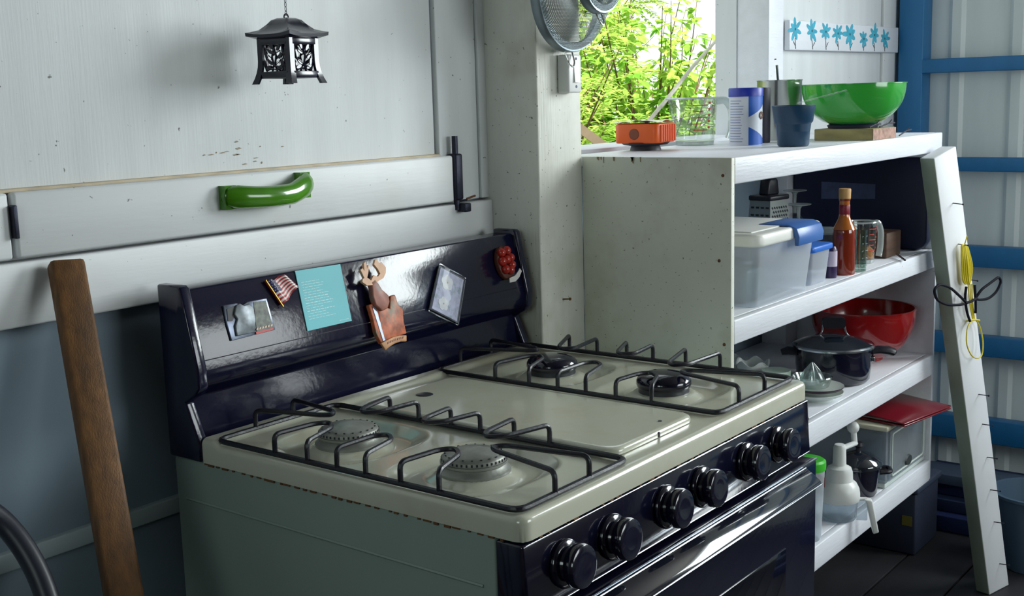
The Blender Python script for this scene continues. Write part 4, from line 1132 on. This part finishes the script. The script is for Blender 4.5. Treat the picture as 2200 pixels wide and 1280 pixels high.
# grey saucepan behind the bottle
c = Vector((ony(1772, 500, .352).x, .352, Z2)); sp_ = thing('grey_saucepan', 'dark grey pan with pale lid behind the hot sauce bottle', 'pan', c)
bm = bmesh.new(); lathe(bm, [(0, 0), (.040, 0), (.045, .006), (.046, .080), (.044, .080), (.042, .01), (0, .008)], 40); loc(bm, 'pan_body', mat('pan_grey', (56, 62, 74), .35), sp_)
bm = bmesh.new(); lathe(bm, [(.048, .080), (.048, .084), (.035, .091), (0, .094)], 40); loc(bm, 'lid', mat('pan_lid', (120, 132, 136), .3, metal=.5), sp_)
# navy tray on edge against the right panel
tr = thing('navy_tray', 'navy plastic tray standing on edge with a grey label', 'tray', (2.03, .44, Z2))
bm = bmesh.new(); prism(bm, rrect(.236, .598, Z2+.001, 1.196, .03, 5), 2.018, 2.05, Matrix(((0, 0, 1, 0), (1, 0, 0, 0), (0, 1, 0, 0), (0, 0, 0, 1)))); obj('tray_shell', bm, NAVY, tr, bevel=.004)
a = onx(1765, 390, 2.017); b_ = onx(1880, 427, 2.017)
bm = bmesh.new(); prism(bm, [(a.y, a.z), (b_.y, a.z-.004), (b_.y, b_.z), (a.y, b_.z-.004)], 2.0165, 2.0182, Matrix(((0, 0, 1, 0), (1, 0, 0, 0), (0, 1, 0, 0), (0, 0, 0, 1)))); lbq = obj('label', bm, mat('tray_label', (82, 92, 128), .6, var=.15, vscale=50), tr)

# ================================================================== THIRD SHELF
c, r = base_c(1710, 1868, 834, Z3); PH = .082
pt = thing('cooking_pot', 'black cooking pot with domed glass lid and looped lid handle', 'pot', c, math.radians(-58))
bm = bmesh.new(); lathe(bm, [(0, 0), (r*.88, 0), (r*.96, .008), (r, PH*.5), (r, PH), (r*.97, PH), (r*.95, .012), (0, .010)], 56); loc(bm, 'pot_body', BLACKE, pt, smooth=50)
bm = bmesh.new(); lathe(bm, [(r*1.06, PH+.001), (r*1.08, PH+.004), (r*1.05, PH+.008), (r*.98, PH+.010), (r*.7, PH+.020), (r*.35, PH+.027), (0, PH+.029)], 56); lid = loc(bm, 'lid', mat('dark_glass', (26, 34, 44), .06, coat=.8, spec=.8), pt, smooth=60)
bm = bmesh.new(); lathe(bm, [(r*1.02, PH-.001), (r*1.085, PH+.001), (r*1.09, PH+.005), (r*1.04, PH+.0085)], 56); loc(bm, 'lid_rim', CHROME, lid)
for s in (-1, 1):
    bm = bmesh.new(); tube(bm, fillet([(s*.040, -.004, PH+.021), (s*.031, -.002, PH+.027), (s*.026, 0, PH+.040), (s*.025, 0, PH+.056)], .006, 4), .0024, 8); loc(bm, 'knob_bracket', CHROME, lid)
bm = bmesh.new(); prism(bm, rrect(-.027, .027, 0, .026, .009, 4), -.008, .008, Matrix.Translation((0, 0, PH+.044)) @ Matrix.Rotation(math.radians(90), 4, 'X')); loc(bm, 'lid_knob', BLACKS, lid)
bm = bmesh.new(); tube(bm, [(r*.99, 0, PH-.012), (r+.018, 0, PH-.010), (r+.040, 0, PH-.012), (r+.052, 0, PH-.016), (r+.056, 0, PH-.019)], [.020, .019, .021, .017, .008], 12, ry=[.009, .010, .011, .010, .006], up=(0, 0, 1)); loc(bm, 'side_handle', BLACKS, pt)
bm = bmesh.new(); box(bm, r-.004, r+.006, -.020, .020, PH-.036, PH-.022); loc(bm, 'handle_bracket', CHROME, pt, bevel=.003)
bm = bmesh.new(); tube(bm, [(-r*.99, 0, PH-.012), (-r-.018, 0, PH-.010), (-r-.034, 0, PH-.014)], [.020, .019, .012], 12, ry=[.009, .010, .007], up=(0, 0, 1)); loc(bm, 'side_handle', BLACKS, pt)
c = Vector((1.926, .362, Z3)); R_ = .130
rbw = thing('mixing_bowl', 'large glossy red mixing bowl behind the black pot', 'bowl', c)
bm = bmesh.new(); lathe(bm, bowl_prof(R_, .135, .052), 64); loc(bm, 'bowl_shell', mat('red_bowl', (146, 18, 20), .16, coat=.5, var=.08), rbw, smooth=50)
# plates, glass juicer
c, r = base_c(1694, 1812, 872, Z3)
bm = bmesh.new(); lathe(bm, [(0, 0), (r*.6, 0), (r*.62, .004), (r*.95, .014), (r, .018), (r*.96, .019), (r*.6, .008), (0, .006)], 48, c)
single('small_plate', 'white scalloped plate at the bottom of the juicer stack', 'plate', c, bm, mat('plate_white', (206, 214, 208), .25, var=.04))
bm = bmesh.new(); c2_ = c+Vector((0, 0, .0195)); lathe(bm, [(0, 0), (r*.6, 0), (r*.9, .006), (r*.985, .011), (r*.985, .013), (r*.6, .006), (0, .004)], 48, c2_)
for f in bm.faces:
    if min((v.co-c2_).xy.length for v in f.verts) > r*.88: f.material_index = 1
single('small_plate', 'dark rimmed plate between the white plate and glass juicer', 'plate', c2_, bm, [mat('plate_cream', (200, 206, 200), .25), mat('plate_dark', (66, 50, 62), .25)])
c3 = c+Vector((-.014, .004, .033)); jr = r*.72
ju = thing('citrus_juicer', 'ribbed clear glass citrus juicer on top of the plates', 'juicer', c3, math.radians(20))
bm = bmesh.new(); lathe(bm, [(0, 0), (jr*.82, 0), (jr, .022), (jr*.97, .024), (jr*.78, .006), (jr*.6, .008)], 40); loc(bm, 'dish', MATS['thick_glass'], ju)
bm = bmesh.new(); ks = 32; prev = None
for q in range(9):
    t = q/8; rb_ = jr*.56*(1-t**1.6)+.002; ring_ = [bm.verts.new((rb_*(1+.14*math.cos(8*2*PI*i/ks))*math.cos(2*PI*i/ks), rb_*(1+.14*math.cos(8*2*PI*i/ks))*math.sin(2*PI*i/ks), .006+.048*t)) for i in range(ks)]
    if prev:
        for i in range(ks): bm.faces.new((prev[i], prev[(i+1) % ks], ring_[(i+1) % ks], ring_[i]))
    prev = ring_
bm.faces.new(prev); loc(bm, 'reamer', glass('reamer_glass', (220, 232, 228), .5, .04, .12), ju)
bm = bmesh.new(); prism(bm, rrect(jr*.9, jr*1.25, -.012, .012, .008), .014, .022); loc(bm, 'tab_handle', MATS['thick_glass'], ju)
# white bowls behind the grate
for k, (px_, py_, yy, rr, hh, lb) in enumerate(((1572, 772, .60, .040, .058, 'white scalloped dish at the back of the third shelf beside the side panel'), (1618, 777, .50, .038, .044, 'smaller white curved dish by the scalloped one'))):
    q = ony(px_, 780, yy); q.z = Z3; hh = zt(px_, py_, q)-Z3
    bm = bmesh.new(); lathe(bm, bowl_prof(rr, hh, rr*.5, .003), 36, q)
    for v in bm.verts:
        if v.co.z > q.z+hh*.7: v.co.z += .006*math.sin(5*math.atan2(v.co.y-q.y, v.co.x-q.x))
    single('white_dish', lb, 'dish', q, bm, mat('dish_white', (216, 220, 216), .3))
c, r = base_c(1636, 1698, 818, Z3, .42)
rt = thing('round_tub', 'round white tub with pale green lid and red line', 'tub', c)
bm = bmesh.new(); lathe(bm, [(0, 0), (r*1.05, 0), (r*1.06, .014), (r*1.06, .018), (0, .018)], 36); loc(bm, 'tub_base', mat('tub_white', (214, 206, 202), .4), rt)
bm = bmesh.new(); lathe(bm, [(r*1.02, .018), (r*1.02, .022)], 36); loc(bm, 'red_line', mat('tub_red', (176, 48, 56), .4), rt)
bm = bmesh.new(); lathe(bm, [(r*1.0, .022), (r*1.0, .038), (r*.97, .040), (0, .0385)], 36); loc(bm, 'lid', mat('tub_green', (186, 206, 190), .4), rt)
q = onz(1735, 905, Z3); q = Vector((1.245, .272, Z3))
bm = bmesh.new(); lathe(bm, [(0, 0), (.045, 0), (.058, .014), (.056, .014), (.042, .003), (0, .003)], 36, q)
single('small_pan', 'small black pan low on the third shelf behind the oven corner', 'pan', q, bm, BLACKS)

# ================================================================== BOTTOM SHELF
c, r = base_c(1700, 1766, 1168, Z4); H_ = zt(1735, 1000, c)-Z4
gl = thing('tall_container', 'tall clear container with bright green lid and red label', 'container', c, math.radians(-50))
bm = bmesh.new(); lathe(bm, [(0, 0), (r*.82, 0), (r*.9, .008), (r*1.0, H_*.55), (r*1.08, H_), (r*1.04, H_)], 36); loc(bm, 'container_body', FROST, gl, smooth=50)
bm = bmesh.new(); lathe(bm, [(r*1.14, H_-.006), (r*1.16, H_), (r*1.15, H_+.012), (r*1.0, H_+.016), (0, H_+.016)], 36); loc(bm, 'lid', mat('lid_green', (64, 186, 48), .35), gl)
bm = bmesh.new(); band(bm, r*1.085, math.radians(-20), math.radians(35), lambda t: H_*.70, lambda t: H_*.84, 10); loc(bm, 'red_label', mat('label_red', (206, 84, 70), .5), gl)
bm = bmesh.new(); band(bm, r*1.07, math.radians(-20), math.radians(30), lambda t: H_*.58, lambda t: H_*.69, 10); loc(bm, 'white_label', mat('label_white2', (220, 222, 222), .5), gl)
bm = bmesh.new()
for k in range(4): band(bm, r*1.073, math.radians(-2+k*7), math.radians(3+k*7), lambda t: H_*.60, lambda t: H_*.65, 3)
loc(bm, 'label_print', mat('label_dark', (90, 98, 110), .5), gl)
# hand crank chopper
c, r = base_c(1762, 1838, 1150, Z4); c = Vector((ony(1801, 1130, .252).x, .252, Z4)); r = .0425
ch = thing('food_chopper', 'white hand-crank food chopper with clear bowl', 'chopper', c, math.radians(-62))
HB = zt(1800, 1068, c)-Z4
bm = bmesh.new(); lathe(bm, [(0, .002), (r*.86, .002), (r*.92, .006), (r*1.02, HB), (r*.98, HB), (r*.86, .008), (0, .006)], 40); loc(bm, 'clear_bowl', FROSTD, ch)
bm = bmesh.new(); box(bm, r*.92, r*1.5, -.004, .004, -.002, HB*.95); loc(bm, 'clear_fin', FROSTD, ch, bevel=.002)
bm = bmesh.new(); M_ = Matrix.Rotation(math.radians(90), 4, 'X'); prism(bm, [(r*1.30, HB*1.0), (r*1.72, HB*.95), (r*2.10, -.028), (r*1.80, -.032), (r*1.42, HB*.80)], -.011, .011, M_); loc(bm, 'handle', WHITEP, ch, bevel=.003)
bm = bmesh.new(); tube(bm, [(r*1.0, 0, HB*.96), (r*1.45, 0, HB*.97)], .006, 8, ry=.0035, up=(0, 0, 1)); loc(bm, 'handle_bridge', WHITEP, ch)
k0 = HB; K = lambda py: zt(1798, py, c)-Z4
bm = bmesh.new(); lathe(bm, [(r*1.06, k0-.004), (r*1.10, k0), (r*1.10, K(1056)), (r*1.06, K(1047)), (r*.92, K(1036)), (r*.74, K(1030)), (r*.72, K(1027)), (r*.70, K(1012)), (r*.62, K(1003)), (r*.40, K(998)), (0, K(998))], 44); loc(bm, 'lid', WHITEP, ch, smooth=28)
bm = bmesh.new(); lathe(bm, [(r*.36, K(999)), (r*.33, K(960)), (r*.27, K(954)), (0, K(952))], 24); loc(bm, 'gear_stem', WHITEP, ch, smooth=50)
ka = MW[ch].inverted() @ ony(1800, 966, c.y); kb_ = MW[ch].inverted() @ ony(1836, 952, c.y+.03); kc = MW[ch].inverted() @ ony(1833, 918, c.y+.03)
bm = bmesh.new(); tube(bm, [ka, kb_], .0085, 10, ry=.006, up=(0, 0, 1)); loc(bm, 'crank_arm', WHITEP, ch)
bm = bmesh.new(); tube(bm, [kb_, kb_.lerp(kc, .7)], .007, 12); sphere(bm, kc, .0145, 16, 10); loc(bm, 'crank_knob', WHITEP, ch)
# black pot
c, r = base_c(1828, 1892, 1078, Z4); r = .050; c = Vector((1.708, .282, Z4)); PH = zt(1862, 1000, c)-Z4
bp_ = thing('stock_pot', 'black lidded pot beside the clear drawers on the bottom shelf', 'pot', c, math.radians(-60))
bm = bmesh.new(); lathe(bm, [(0, 0), (r*.82, 0), (r*.9, .006), (r, PH), (r*.97, PH), (r*.85, .01), (0, .008)], 48); loc(bm, 'pot_body', BLACKE, bp_)
bm = bmesh.new(); lathe(bm, [(r*1.12, PH), (r*1.16, PH+.004), (r*1.1, PH+.012), (r*.7, PH+.028), (r*.2, PH+.036), (0, PH+.036)], 48); l2 = loc(bm, 'lid', MATS['dark_glass'], bp_, smooth=60)
bm = bmesh.new(); lathe(bm, [(r*.14, PH+.034), (r*.12, PH+.044), (r*.26, PH+.050), (r*.22, PH+.058), (0, PH+.06)], 20); loc(bm, 'knob', BLACKS, l2)
bm = bmesh.new(); tube(bm, fillet([(r*.98, -.018, PH-.012), (r*1.5, -.016, PH-.01), (r*1.5, .016, PH-.01), (r*.98, .018, PH-.012)], .01, 4), .006, 8); loc(bm, 'side_handle', BLACKS, bp_)
# plastic drawer unit and red folder
q0 = onz(1900, 1052, Z4)
dr = thing('drawer_unit', 'white framed plastic drawer unit with clear drawer fronts', 'drawers', (1.89, .40, Z4))
DX0, DX1, DY0, DY1 = 1.772, 2.058, .238, .575; DZ = Z4+.158
bm = bmesh.new()
frm = mat('drawer_frame', (196, 206, 200), .45)
obj('frame_top', bx(DX0-.008, DX1+.002, DY0-.006, DY1, DZ-.012, DZ), mat('drawer_top', (206, 204, 180), .5), dr, bevel=.003)
obj('frame_base', bx(DX0, DX1, DY0, DY1, Z4+.001, Z4+.012), frm, dr, bevel=.002)
for x in (DX0, DX1-.014): obj('frame_side', bx(x, x+.014, DY0, DY1, Z4+.012, DZ-.012), FROSTD if x < 1.9 else frm, dr)
bm.free()
bm = bmesh.new(); a = Z4+.015; tb_ = DZ-.017
for q in ((DX0+.018, DX1-.018, DY0-.004, DY0+.002, a, tb_), (DX0+.018, DX1-.018, DY1-.01, DY1-.006, a, tb_), (DX0+.018, DX0+.022, DY0+.002, DY1-.01, a, tb_), (DX1-.022, DX1-.018, DY0+.002, DY1-.01, a, tb_), (DX0+.018, DX1-.018, DY0, DY1-.008, a, a+.003)): box(bm, *q)
dw = obj('drawer', bm, FROSTD, dr)
bm = bmesh.new(); tube(bm, fillet([(DX0+.03, DY0-.005, tb_-.008), (DX1-.03, DY0-.005, tb_-.008), (DX1-.03, DY0-.005, a+.01), (DX0+.03, DY0-.005, a+.01)], .01, 3, True), .0022, 6, True); obj('drawer_rim', bm, frm, dw)
bm = bmesh.new(); lathe(bm, [(0, .004), (.015, .004), (.018, 0)], 20, (0, 0, 0), 0, Matrix.Translation((1.92, DY0-.004, a+.022)) @ Matrix.Diagonal((1.3, 1, .8, 1)) @ Matrix.Rotation(math.radians(90), 4, 'X')); obj('finger_pull', bm, mat('pull_dark', (50, 56, 58), .5), dw)
bm = bmesh.new(); box(bm, 1.83, 1.95, .31, .46, a+.004, a+.07)
single('paper_packet', 'dull packet seen inside the clear drawer', 'packet', (1.89, .385, a+.004), bm, mat('packet_grey', (88, 100, 104), .6, var=.5, vscale=30), bevel=.006)
fz = DZ+.001
R0, R1, R2, R3 = onz(1868, 905, fz+.012), onz(1945, 905, fz+.012), onz(2042, 858, fz+.02), onz(1960, 848, fz+.02)
bm = bmesh.new(); M_ = Matrix.Translation((1.908, .300, fz+.002)) @ Matrix.Rotation(math.radians(-10), 4, 'Z')
RF = mat('red_folder', (116, 10, 28), .3, coat=.3, var=.1)
fo_ = thing('red_folder', 'dark red folder lying tilted on the plastic drawer unit', 'folder', (1.908, .300, fz))
box(bm, -.11, .120, -.125, .13, 0, .004, 0, M_); obj('back_cover', bm, RF, fo_, bevel=.0015)
bm = bmesh.new(); M2_ = M_ @ Matrix.Translation((0, 0, .004)) @ Matrix.Rotation(math.radians(3.5), 4, 'X'); box(bm, -.11, .120, -.125, .128, .010, .0135, 0, M2_); obj('front_cover', bm, RF, fo_, bevel=.0015)
bm = bmesh.new(); box(bm, -.10, .112, -.118, .10, .0045, .0075, 0, M_); obj('papers', bm, mat('paper', (206, 200, 190), .7), fo_)

# ================================================================== LEANING WHITE PLANK with nails and cords
PT, PB = ony(2007, 340, .186), onz(2126, 1279, 0)
ax = (PT-PB).normalized(); PL = (PT-PB).length
pk = thing('leaning_plank', 'white painted plank leaning against the shelf end with nails and cords on it', 'plank', PB)
# faces: mid edge is the front-left corner; front face turned towards the camera's right
fdir = Vector((math.cos(math.radians(-14)), math.sin(math.radians(-14)), 0)); fdir = (fdir-ax*fdir.dot(ax)).normalized()
bdir = ax.cross(fdir).normalized()
if bdir.y < 0: bdir = -bdir
WF, WB = .098, .040
MPK = Matrix(((fdir.x, bdir.x, ax.x, PB.x), (fdir.y, bdir.y, ax.y, PB.y), (fdir.z, bdir.z, ax.z, PB.z), (0, 0, 0, 1)))
bm = bmesh.new(); box(bm, 0, WF, 0, WB, .0, PL, 0, MPK)
for v in bm.verts:
    if v.co.z < .06: v.co = v.co - ax*((v.co.z-.001)/ax.z)
bm.faces.ensure_lookup_table()
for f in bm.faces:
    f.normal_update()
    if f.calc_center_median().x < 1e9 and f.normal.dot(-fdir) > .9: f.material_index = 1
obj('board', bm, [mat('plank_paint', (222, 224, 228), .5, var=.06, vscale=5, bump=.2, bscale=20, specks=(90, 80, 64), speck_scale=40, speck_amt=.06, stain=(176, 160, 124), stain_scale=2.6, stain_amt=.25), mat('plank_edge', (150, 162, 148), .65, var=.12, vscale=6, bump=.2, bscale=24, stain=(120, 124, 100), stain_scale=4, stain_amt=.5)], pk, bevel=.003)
def pkpt(px, py, off=0.):
    nn = -bdir; o = PB+nn*off; d = Vector(ray(px, py)); c = Vector(CP); return c+d*((o-c).dot(nn)/d.dot(nn))
for px_, py_ in ((2057, 437), (2068, 525), (2088, 601), (2112, 848), (2120, 912), (2130, 983), (2137, 1053), (2145, 1122), (2157, 1212)):
    a = pkpt(px_-10, py_-1); b_ = pkpt(px_+12, py_+2, .026)
    bm = bmesh.new(); tube(bm, [a+bdir*.004, b_], .0013, 6); sphere(bm, b_, .0026, 8, 5, (1, 1, 1)); obj('nail', bm, DARKM, pk)
YC = mat('yellow_cord', (214, 196, 36), .5)
def cord(name, label, pix, r_, m, off=.012, closed=False):
    pts = [pkpt(x, y, off+dz) for x, y, dz in pix]; P = fillet(pts, .05, 5, closed)
    bm = bmesh.new(); tube(bm, P, r_, 8, closed)
    return P, bm
yc = thing('yellow_cord', 'bundle of yellow cord hung over a nail on the leaning plank', 'cord', pkpt(2075, 600, .012))
for k in range(4):
    d = (-4, 0, 4, 8)[k]
    P, bm = cord('', '', [(2068+d*.5, 524, 0), (2070+d, 560, .003*k), (2073+d, 604, .002*k), (2078+d*.6, 612, 0), (2082+d, 574, .003), (2076+d*.3, 530, .002)], .0025, YC, .014, True); obj('cord_loop', bm, YC, yc)
P, bm = cord('', '', [(2078, 506, .006), (2074, 520, .004), (2070, 532, 0)], .0015, YC); obj('cord_end', bm, YC, yc)
for k in range(3):
    P, bm = cord('', '', [(2080+k*4, 610, .002*k), (2083+k*3, 650, .001), (2090+k*2, 688, 0)], .0017, YC); obj('cord_strand', bm, YC, yc)
P, bm = cord('', '', [(2092, 684, 0), (2078, 700, .002), (2075, 740, .006), (2090, 770, .008), (2110, 768, .008), (2113, 735, .006), (2106, 702, .002), (2096, 686, 0)], .0018, YC); obj('cord_loop', bm, YC, yc)
P, bm = cord('', '', [(2076, 690, 0), (2094, 686, .004), (2104, 688, 0)], .0024, YC); obj('knot', bm, YC, yc)
BCM = mat('black_cord', (16, 17, 30), .75, spec=.2)
bc = thing('string_bow', 'black cord tied in a wide two-loop bow on the leaning plank', 'cord', pkpt(2078, 650, .016))
for pix in ([(2076, 650, .004), (2060, 634, .010), (2040, 616, .016), (2018, 610, .02), (2006, 622, .02), (2012, 644, .018), (2034, 655, .014), (2060, 655, .008), (2076, 652, .004)],
            [(2096, 640, .004), (2108, 622, .010), (2130, 606, .016), (2146, 594, .02), (2151, 604, .02), (2142, 626, .018), (2124, 642, .012), (2104, 644, .006), (2096, 642, .004)],
            [(2076, 616, .002), (2073, 640, .006), (2077, 670, .006), (2084, 690, .002)], [(2094, 612, .002), (2096, 640, .006), (2096, 672, .003)], [(2074, 651, .007), (2086, 648, .011), (2097, 641, .007)]):
    P, bm = cord('', '', pix, .0034, BCM, .014); obj('cord_loop', bm, BCM, bc)

# ================================================================== LEFT: leaning stick and hose
W0, W1 = ony(112, 556, .626), ony(178, 553, .626)
lowA, lowB = ony(240, 1280, .456), ony(304, 1280, .456)
axs = ((lowA+lowB)/2-(W0+W1)/2).normalized()
topc = (W0+W1)/2; tfl = topc.z/(-axs.z); botc = topc+axs*tfl
sk = thing('wooden_batten', 'brown stained wooden batten leaning on the wall beside the stove', 'batten', botc)
fd = Vector((1, -.30, 0)); fd = (fd-axs*fd.dot(axs)).normalized(); bd = axs.cross(fd).normalized()
if bd.y < 0: bd = -bd
MSK = Matrix(((fd.x, bd.x, -axs.x, botc.x), (fd.y, bd.y, -axs.y, botc.y), (fd.z, bd.z, -axs.z, botc.z), (0, 0, 0, 1)))
ww = (W1-W0).length/2
bm = bmesh.new(); box(bm, -ww, ww, 0, .026, .0, tfl, 0, MSK)
for v in bm.verts:
    if v.co.z < .04: v.co = v.co + axs*((v.co.z-.001)/(-axs.z))
obj('batten', bm, WOODS, sk, bevel=.005)
hpz = []
for x, y, yy in ((-260, 1010, .50), (-120, 1040, .50), (0, 1112, .48), (45, 1165, .46), (80, 1225, .44), (105, 1290, .42), (122, 1370, .40), (130, 1480, .38)): hpz.append(ony(x, y, yy))
last = hpz[-1]; hpz += [Vector((last.x+.02, last.y-.02, last.z*.5)), Vector((last.x+.06, last.y-.06, .05)), Vector((last.x+.16, last.y-.14, .016)), Vector((last.x+.30, last.y-.30, .014))]
f0 = hpz[0]; hpz = [Vector((f0.x-.25, f0.y-.04, .014)), Vector((f0.x-.21, f0.y-.01, .3)), Vector((f0.x-.16, f0.y, f0.z-.12))]+hpz
bm = bmesh.new(); tube(bm, fillet(hpz, .08, 5), .0128, 12)
single('black_hose', 'thick black hose curving down to the floor by the batten', 'hose', hpz[-1], bm, mat('hose_rubber', (30, 34, 46), .4))

# ================================================================== CLUTTER on the floor by the tin wall
for k, (x0, x1, y0, y1, z0, z1, cl) in enumerate(((2.62, 2.90, -.5, .52, .0, .05, (30, 44, 92)), (2.66, 2.86, -.5, .5, .051, .09, (40, 54, 88)), (2.70, 2.93, -.45, .48, .091, .13, (30, 40, 84)), (2.68, 2.80, -.4, .46, .131, .165, (70, 84, 104)))):
    bm = bmesh.new(); box(bm, x0, x1, y0, y1, z0, z1)
    single('stacked_board', ('wide dark blue board lowest in the stack by the tin wall', 'slate blue board second from the floor in the stack', 'dark blue board third from the floor in the stack', 'narrow grey board topmost of the stack by the tin wall')[k], 'board', ((x0+x1)/2, (y0+y1)/2, z0), bm, mat('stack%d' % k, cl, .6, var=.3, vscale=8), group=None, bevel=.003)
cr = thing('tool_crate', 'dusky blue crate with a yellow sticker between shelf unit and stacked boards', 'crate', (2.47, .47, 0))
obj('crate_body', bx(2.37, 2.57, .36, .58, 0.001, .19), mat('crate_blue', (38, 46, 66), .6, var=.25, vscale=8), cr, bevel=.006)
obj('crate_lid', bx(2.362, 2.578, .352, .588, .191, .212), mat('crate_lid', (52, 62, 82), .6, var=.2, vscale=8), cr, bevel=.005)
obj('sticker', bx(2.3685, 2.3705, .37, .40, .09, .12), mat('sticker_yellow', (110, 104, 40), .6), cr)
c = (2.485, .055, 0); bk = thing('plastic_bucket', 'pale blue plastic bucket on the floor behind the leaning plank', 'bucket', c)
bm = bmesh.new(); lathe(bm, [(0, .002), (.085, .002), (.118, .215), (.124, .217), (.124, .225), (.113, .225), (.08, .01), (0, .008)], 40); loc(bm, 'bucket_body', mat('bucket_blue', (70, 92, 112), .45), bk)
bm = bmesh.new(); tube(bm, [(.121*math.cos(PI*i/16), .02*math.sin(PI*i/16), .212-.105*math.sin(PI*i/16)) for i in range(17)], .0028, 8)
for v in bm.verts: v.co.y -= .13*max(0, (.212-v.co.z))/.105
loc(bm, 'bail_handle', DARKM, bk)

# ================================================================== OUTSIDE: ground, rail and greenery
gm = mat('outside_ground', (96, 104, 60), .9, var=.5, vscale=3)
bm = bmesh.new(); ng = 24; gg = []
for i in range(ng+1):
    row = []
    for j in range(ng+1):
        x, y = -4+16*i/ng, .82+14*j/ng; row.append(bm.verts.new((x, y, -.1+.18*(y-.8)*.6+.1*math.sin(x*1.3)*math.sin(y*.9))))
    gg.append(row)
for i in range(ng):
    for j in range(ng): bm.faces.new((gg[i][j], gg[i+1][j], gg[i+1][j+1], gg[i][j+1]))
o = struct('ground_outside', bm, gm)
a, b_ = ony(1236, 268, 1.25), ony(1330, 338, 1.02)
bm = bmesh.new(); tube(bm, [a+(a-b_)*1.0, b_+(b_-a)*1.2], .022, 4, ry=.016, up=(0, 0, 1)); single('diagonal_brace', 'weathered wooden brace slanting outside the window', 'brace', b_+(b_-a)*1.2, bm, mat('brace_wood', (190, 160, 124), .7, var=.2))
LEAFA = leaf_mat('leaf_light', (158, 196, 78), (212, 226, 136)); LEAFB = leaf_mat('leaf_mid', (120, 176, 66), (186, 210, 104)); LEAFC = leaf_mat('leaf_deep', (70, 142, 52), (134, 184, 70))
BARK = mat('branch_bark', (110, 84, 60), .8, var=.3, vscale=20)
def add_leaf(V, Fc, p, d, up_, L_, w_):
    s = d.cross(up_)
    if s.length < 1e-5: s = d.orthogonal()
    s.normalize(); n = s.cross(d).normalized(); i = len(V)
    V += [p, p+d*L_*.35+s*w_*.5+n*L_*.05, p+d*L_*.75+s*w_*.36, p+d*L_-n*L_*.08, p+d*L_*.75-s*w_*.36, p+d*L_*.35-s*w_*.5+n*L_*.05]
    Fc += [(i, i+1, i+2, i+3), (i, i+3, i+4, i+5)]
def shrub(name, label, base, top_h, spread, nbr, kind, m, seed, leafsize):
    rn = random.Random(seed); t = thing(name, label, 'shrub', base)
    V, Fc = [], []; B = Vector(base)
    bm = bmesh.new()
    for k in range(nbr):
        az = rn.uniform(0, 2*PI); out = spread*math.sqrt(rn.random()); hgt = top_h*rn.uniform(.45, 1.0)
        e = B+Vector((out*math.cos(az), out*math.sin(az), hgt)); m1 = B.lerp(e, .5)+Vector((rn.uniform(-.1, .1), rn.uniform(-.1, .1), hgt*.14))
        pts = [B*(1-s)**2+m1*2*s*(1-s)+e*s*s for s in (0, .2, .4, .6, .8, 1)]
        tube(bm, pts, [.012, .010, .008, .006, .004, .002], 5, caps=False)
        for _ in range(26 if kind == 'fern' else 16):
            s = rn.uniform(.25, 1); i = min(4, int(s*5)); q = pts[i].lerp(pts[i+1], s*5-i)
            d = Vector((rn.uniform(-1, 1), rn.uniform(-1, 1), rn.uniform(-.5, .6))).normalized(); fl_ = rn.uniform(.16, .34)
            if kind == 'fern':
                nl = 11; sd = d.cross(Vector((0, 0, 1))).normalized()
                for g in range(nl):
                    pp = q+d*fl_*(g+1)/nl-Vector((0, 0, .06))*(g/nl)**2
                    for sg in (-1, 1): add_leaf(V, Fc, pp, (sd*sg+d*.55+Vector((0, 0, rn.uniform(-.3, .1)))).normalized(), Vector((0, 0, 1)), leafsize*rn.uniform(.8, 1.2), leafsize*.42)
            else:
                for g in range(4):
                    pp = q+d*fl_*.5*(g/4); dd = (d+Vector((rn.uniform(-1, 1), rn.uniform(-1, 1), rn.uniform(-1, .4)))).normalized()
                    add_leaf(V, Fc, pp, dd, Vector((rn.uniform(-.4, .4), rn.uniform(-.4, .4), 1)), leafsize*rn.uniform(.7, 1.3), leafsize*.62)
    obj('branches', bm, BARK, t)
    me = bpy.data.meshes.new('foliage'); me.from_pydata([tuple(v-B) for v in V], [], Fc); me.materials.append(m)
    o = bpy.data.objects.new('foliage', me); COL.objects.link(o); o.parent = t; o['kind'] = 'stuff'
    return t
def gz(x, y): return -.1+.18*(y-.8)*.6
SH = [('broadleaf_shrub', 'broad leaved shrub just outside the window near the post', 1.75, 1.75, 1.55, .50, 34, 'broad', LEAFC, .07),
      ('feathery_shrub', 'light green feathery shrub outside the middle of the window', 2.75, 2.35, 1.75, .65, 60, 'fern', LEAFA, .036),
      ('feathery_shrub', 'low feathery shrub outside behind the glass measuring cup', 3.3, 1.95, 1.30, .55, 50, 'fern', LEAFB, .034),
      ('tall_shrub', 'tall yellow-green feathery shrub farther out beyond the window', 3.7, 3.7, 2.5, 1.1, 100, 'fern', LEAFA, .042),
      ('tall_shrub', 'mid green leafy shrub far outside beside the window jamb', 5.6, 3.2, 1.95, .9, 90, 'broad', LEAFB, .075),
      ('tall_shrub', 'deep green shrub far outside seen past the hanging sieves', 2.5, 3.2, 2.7, .8, 80, 'broad', LEAFB, .075),
      ('tall_shrub', 'pale feathery shrub farthest outside under the white sky', 6.3, 4.9, 2.3, 1.3, 100, 'fern', LEAFA, .055),
      ('tall_shrub', 'wide pale leafy bush closing the view far beyond the window', 4.6, 5.6, 3.0, 1.7, 130, 'broad', LEAFA, .11)]
for k, (n_, lb, x, y, th, sprd, nb2, kd, mm, ls) in enumerate(SH): shrub(n_, lb, (x, y, gz(x, y)), th, sprd, nb2, kd, mm, 20+k, ls)
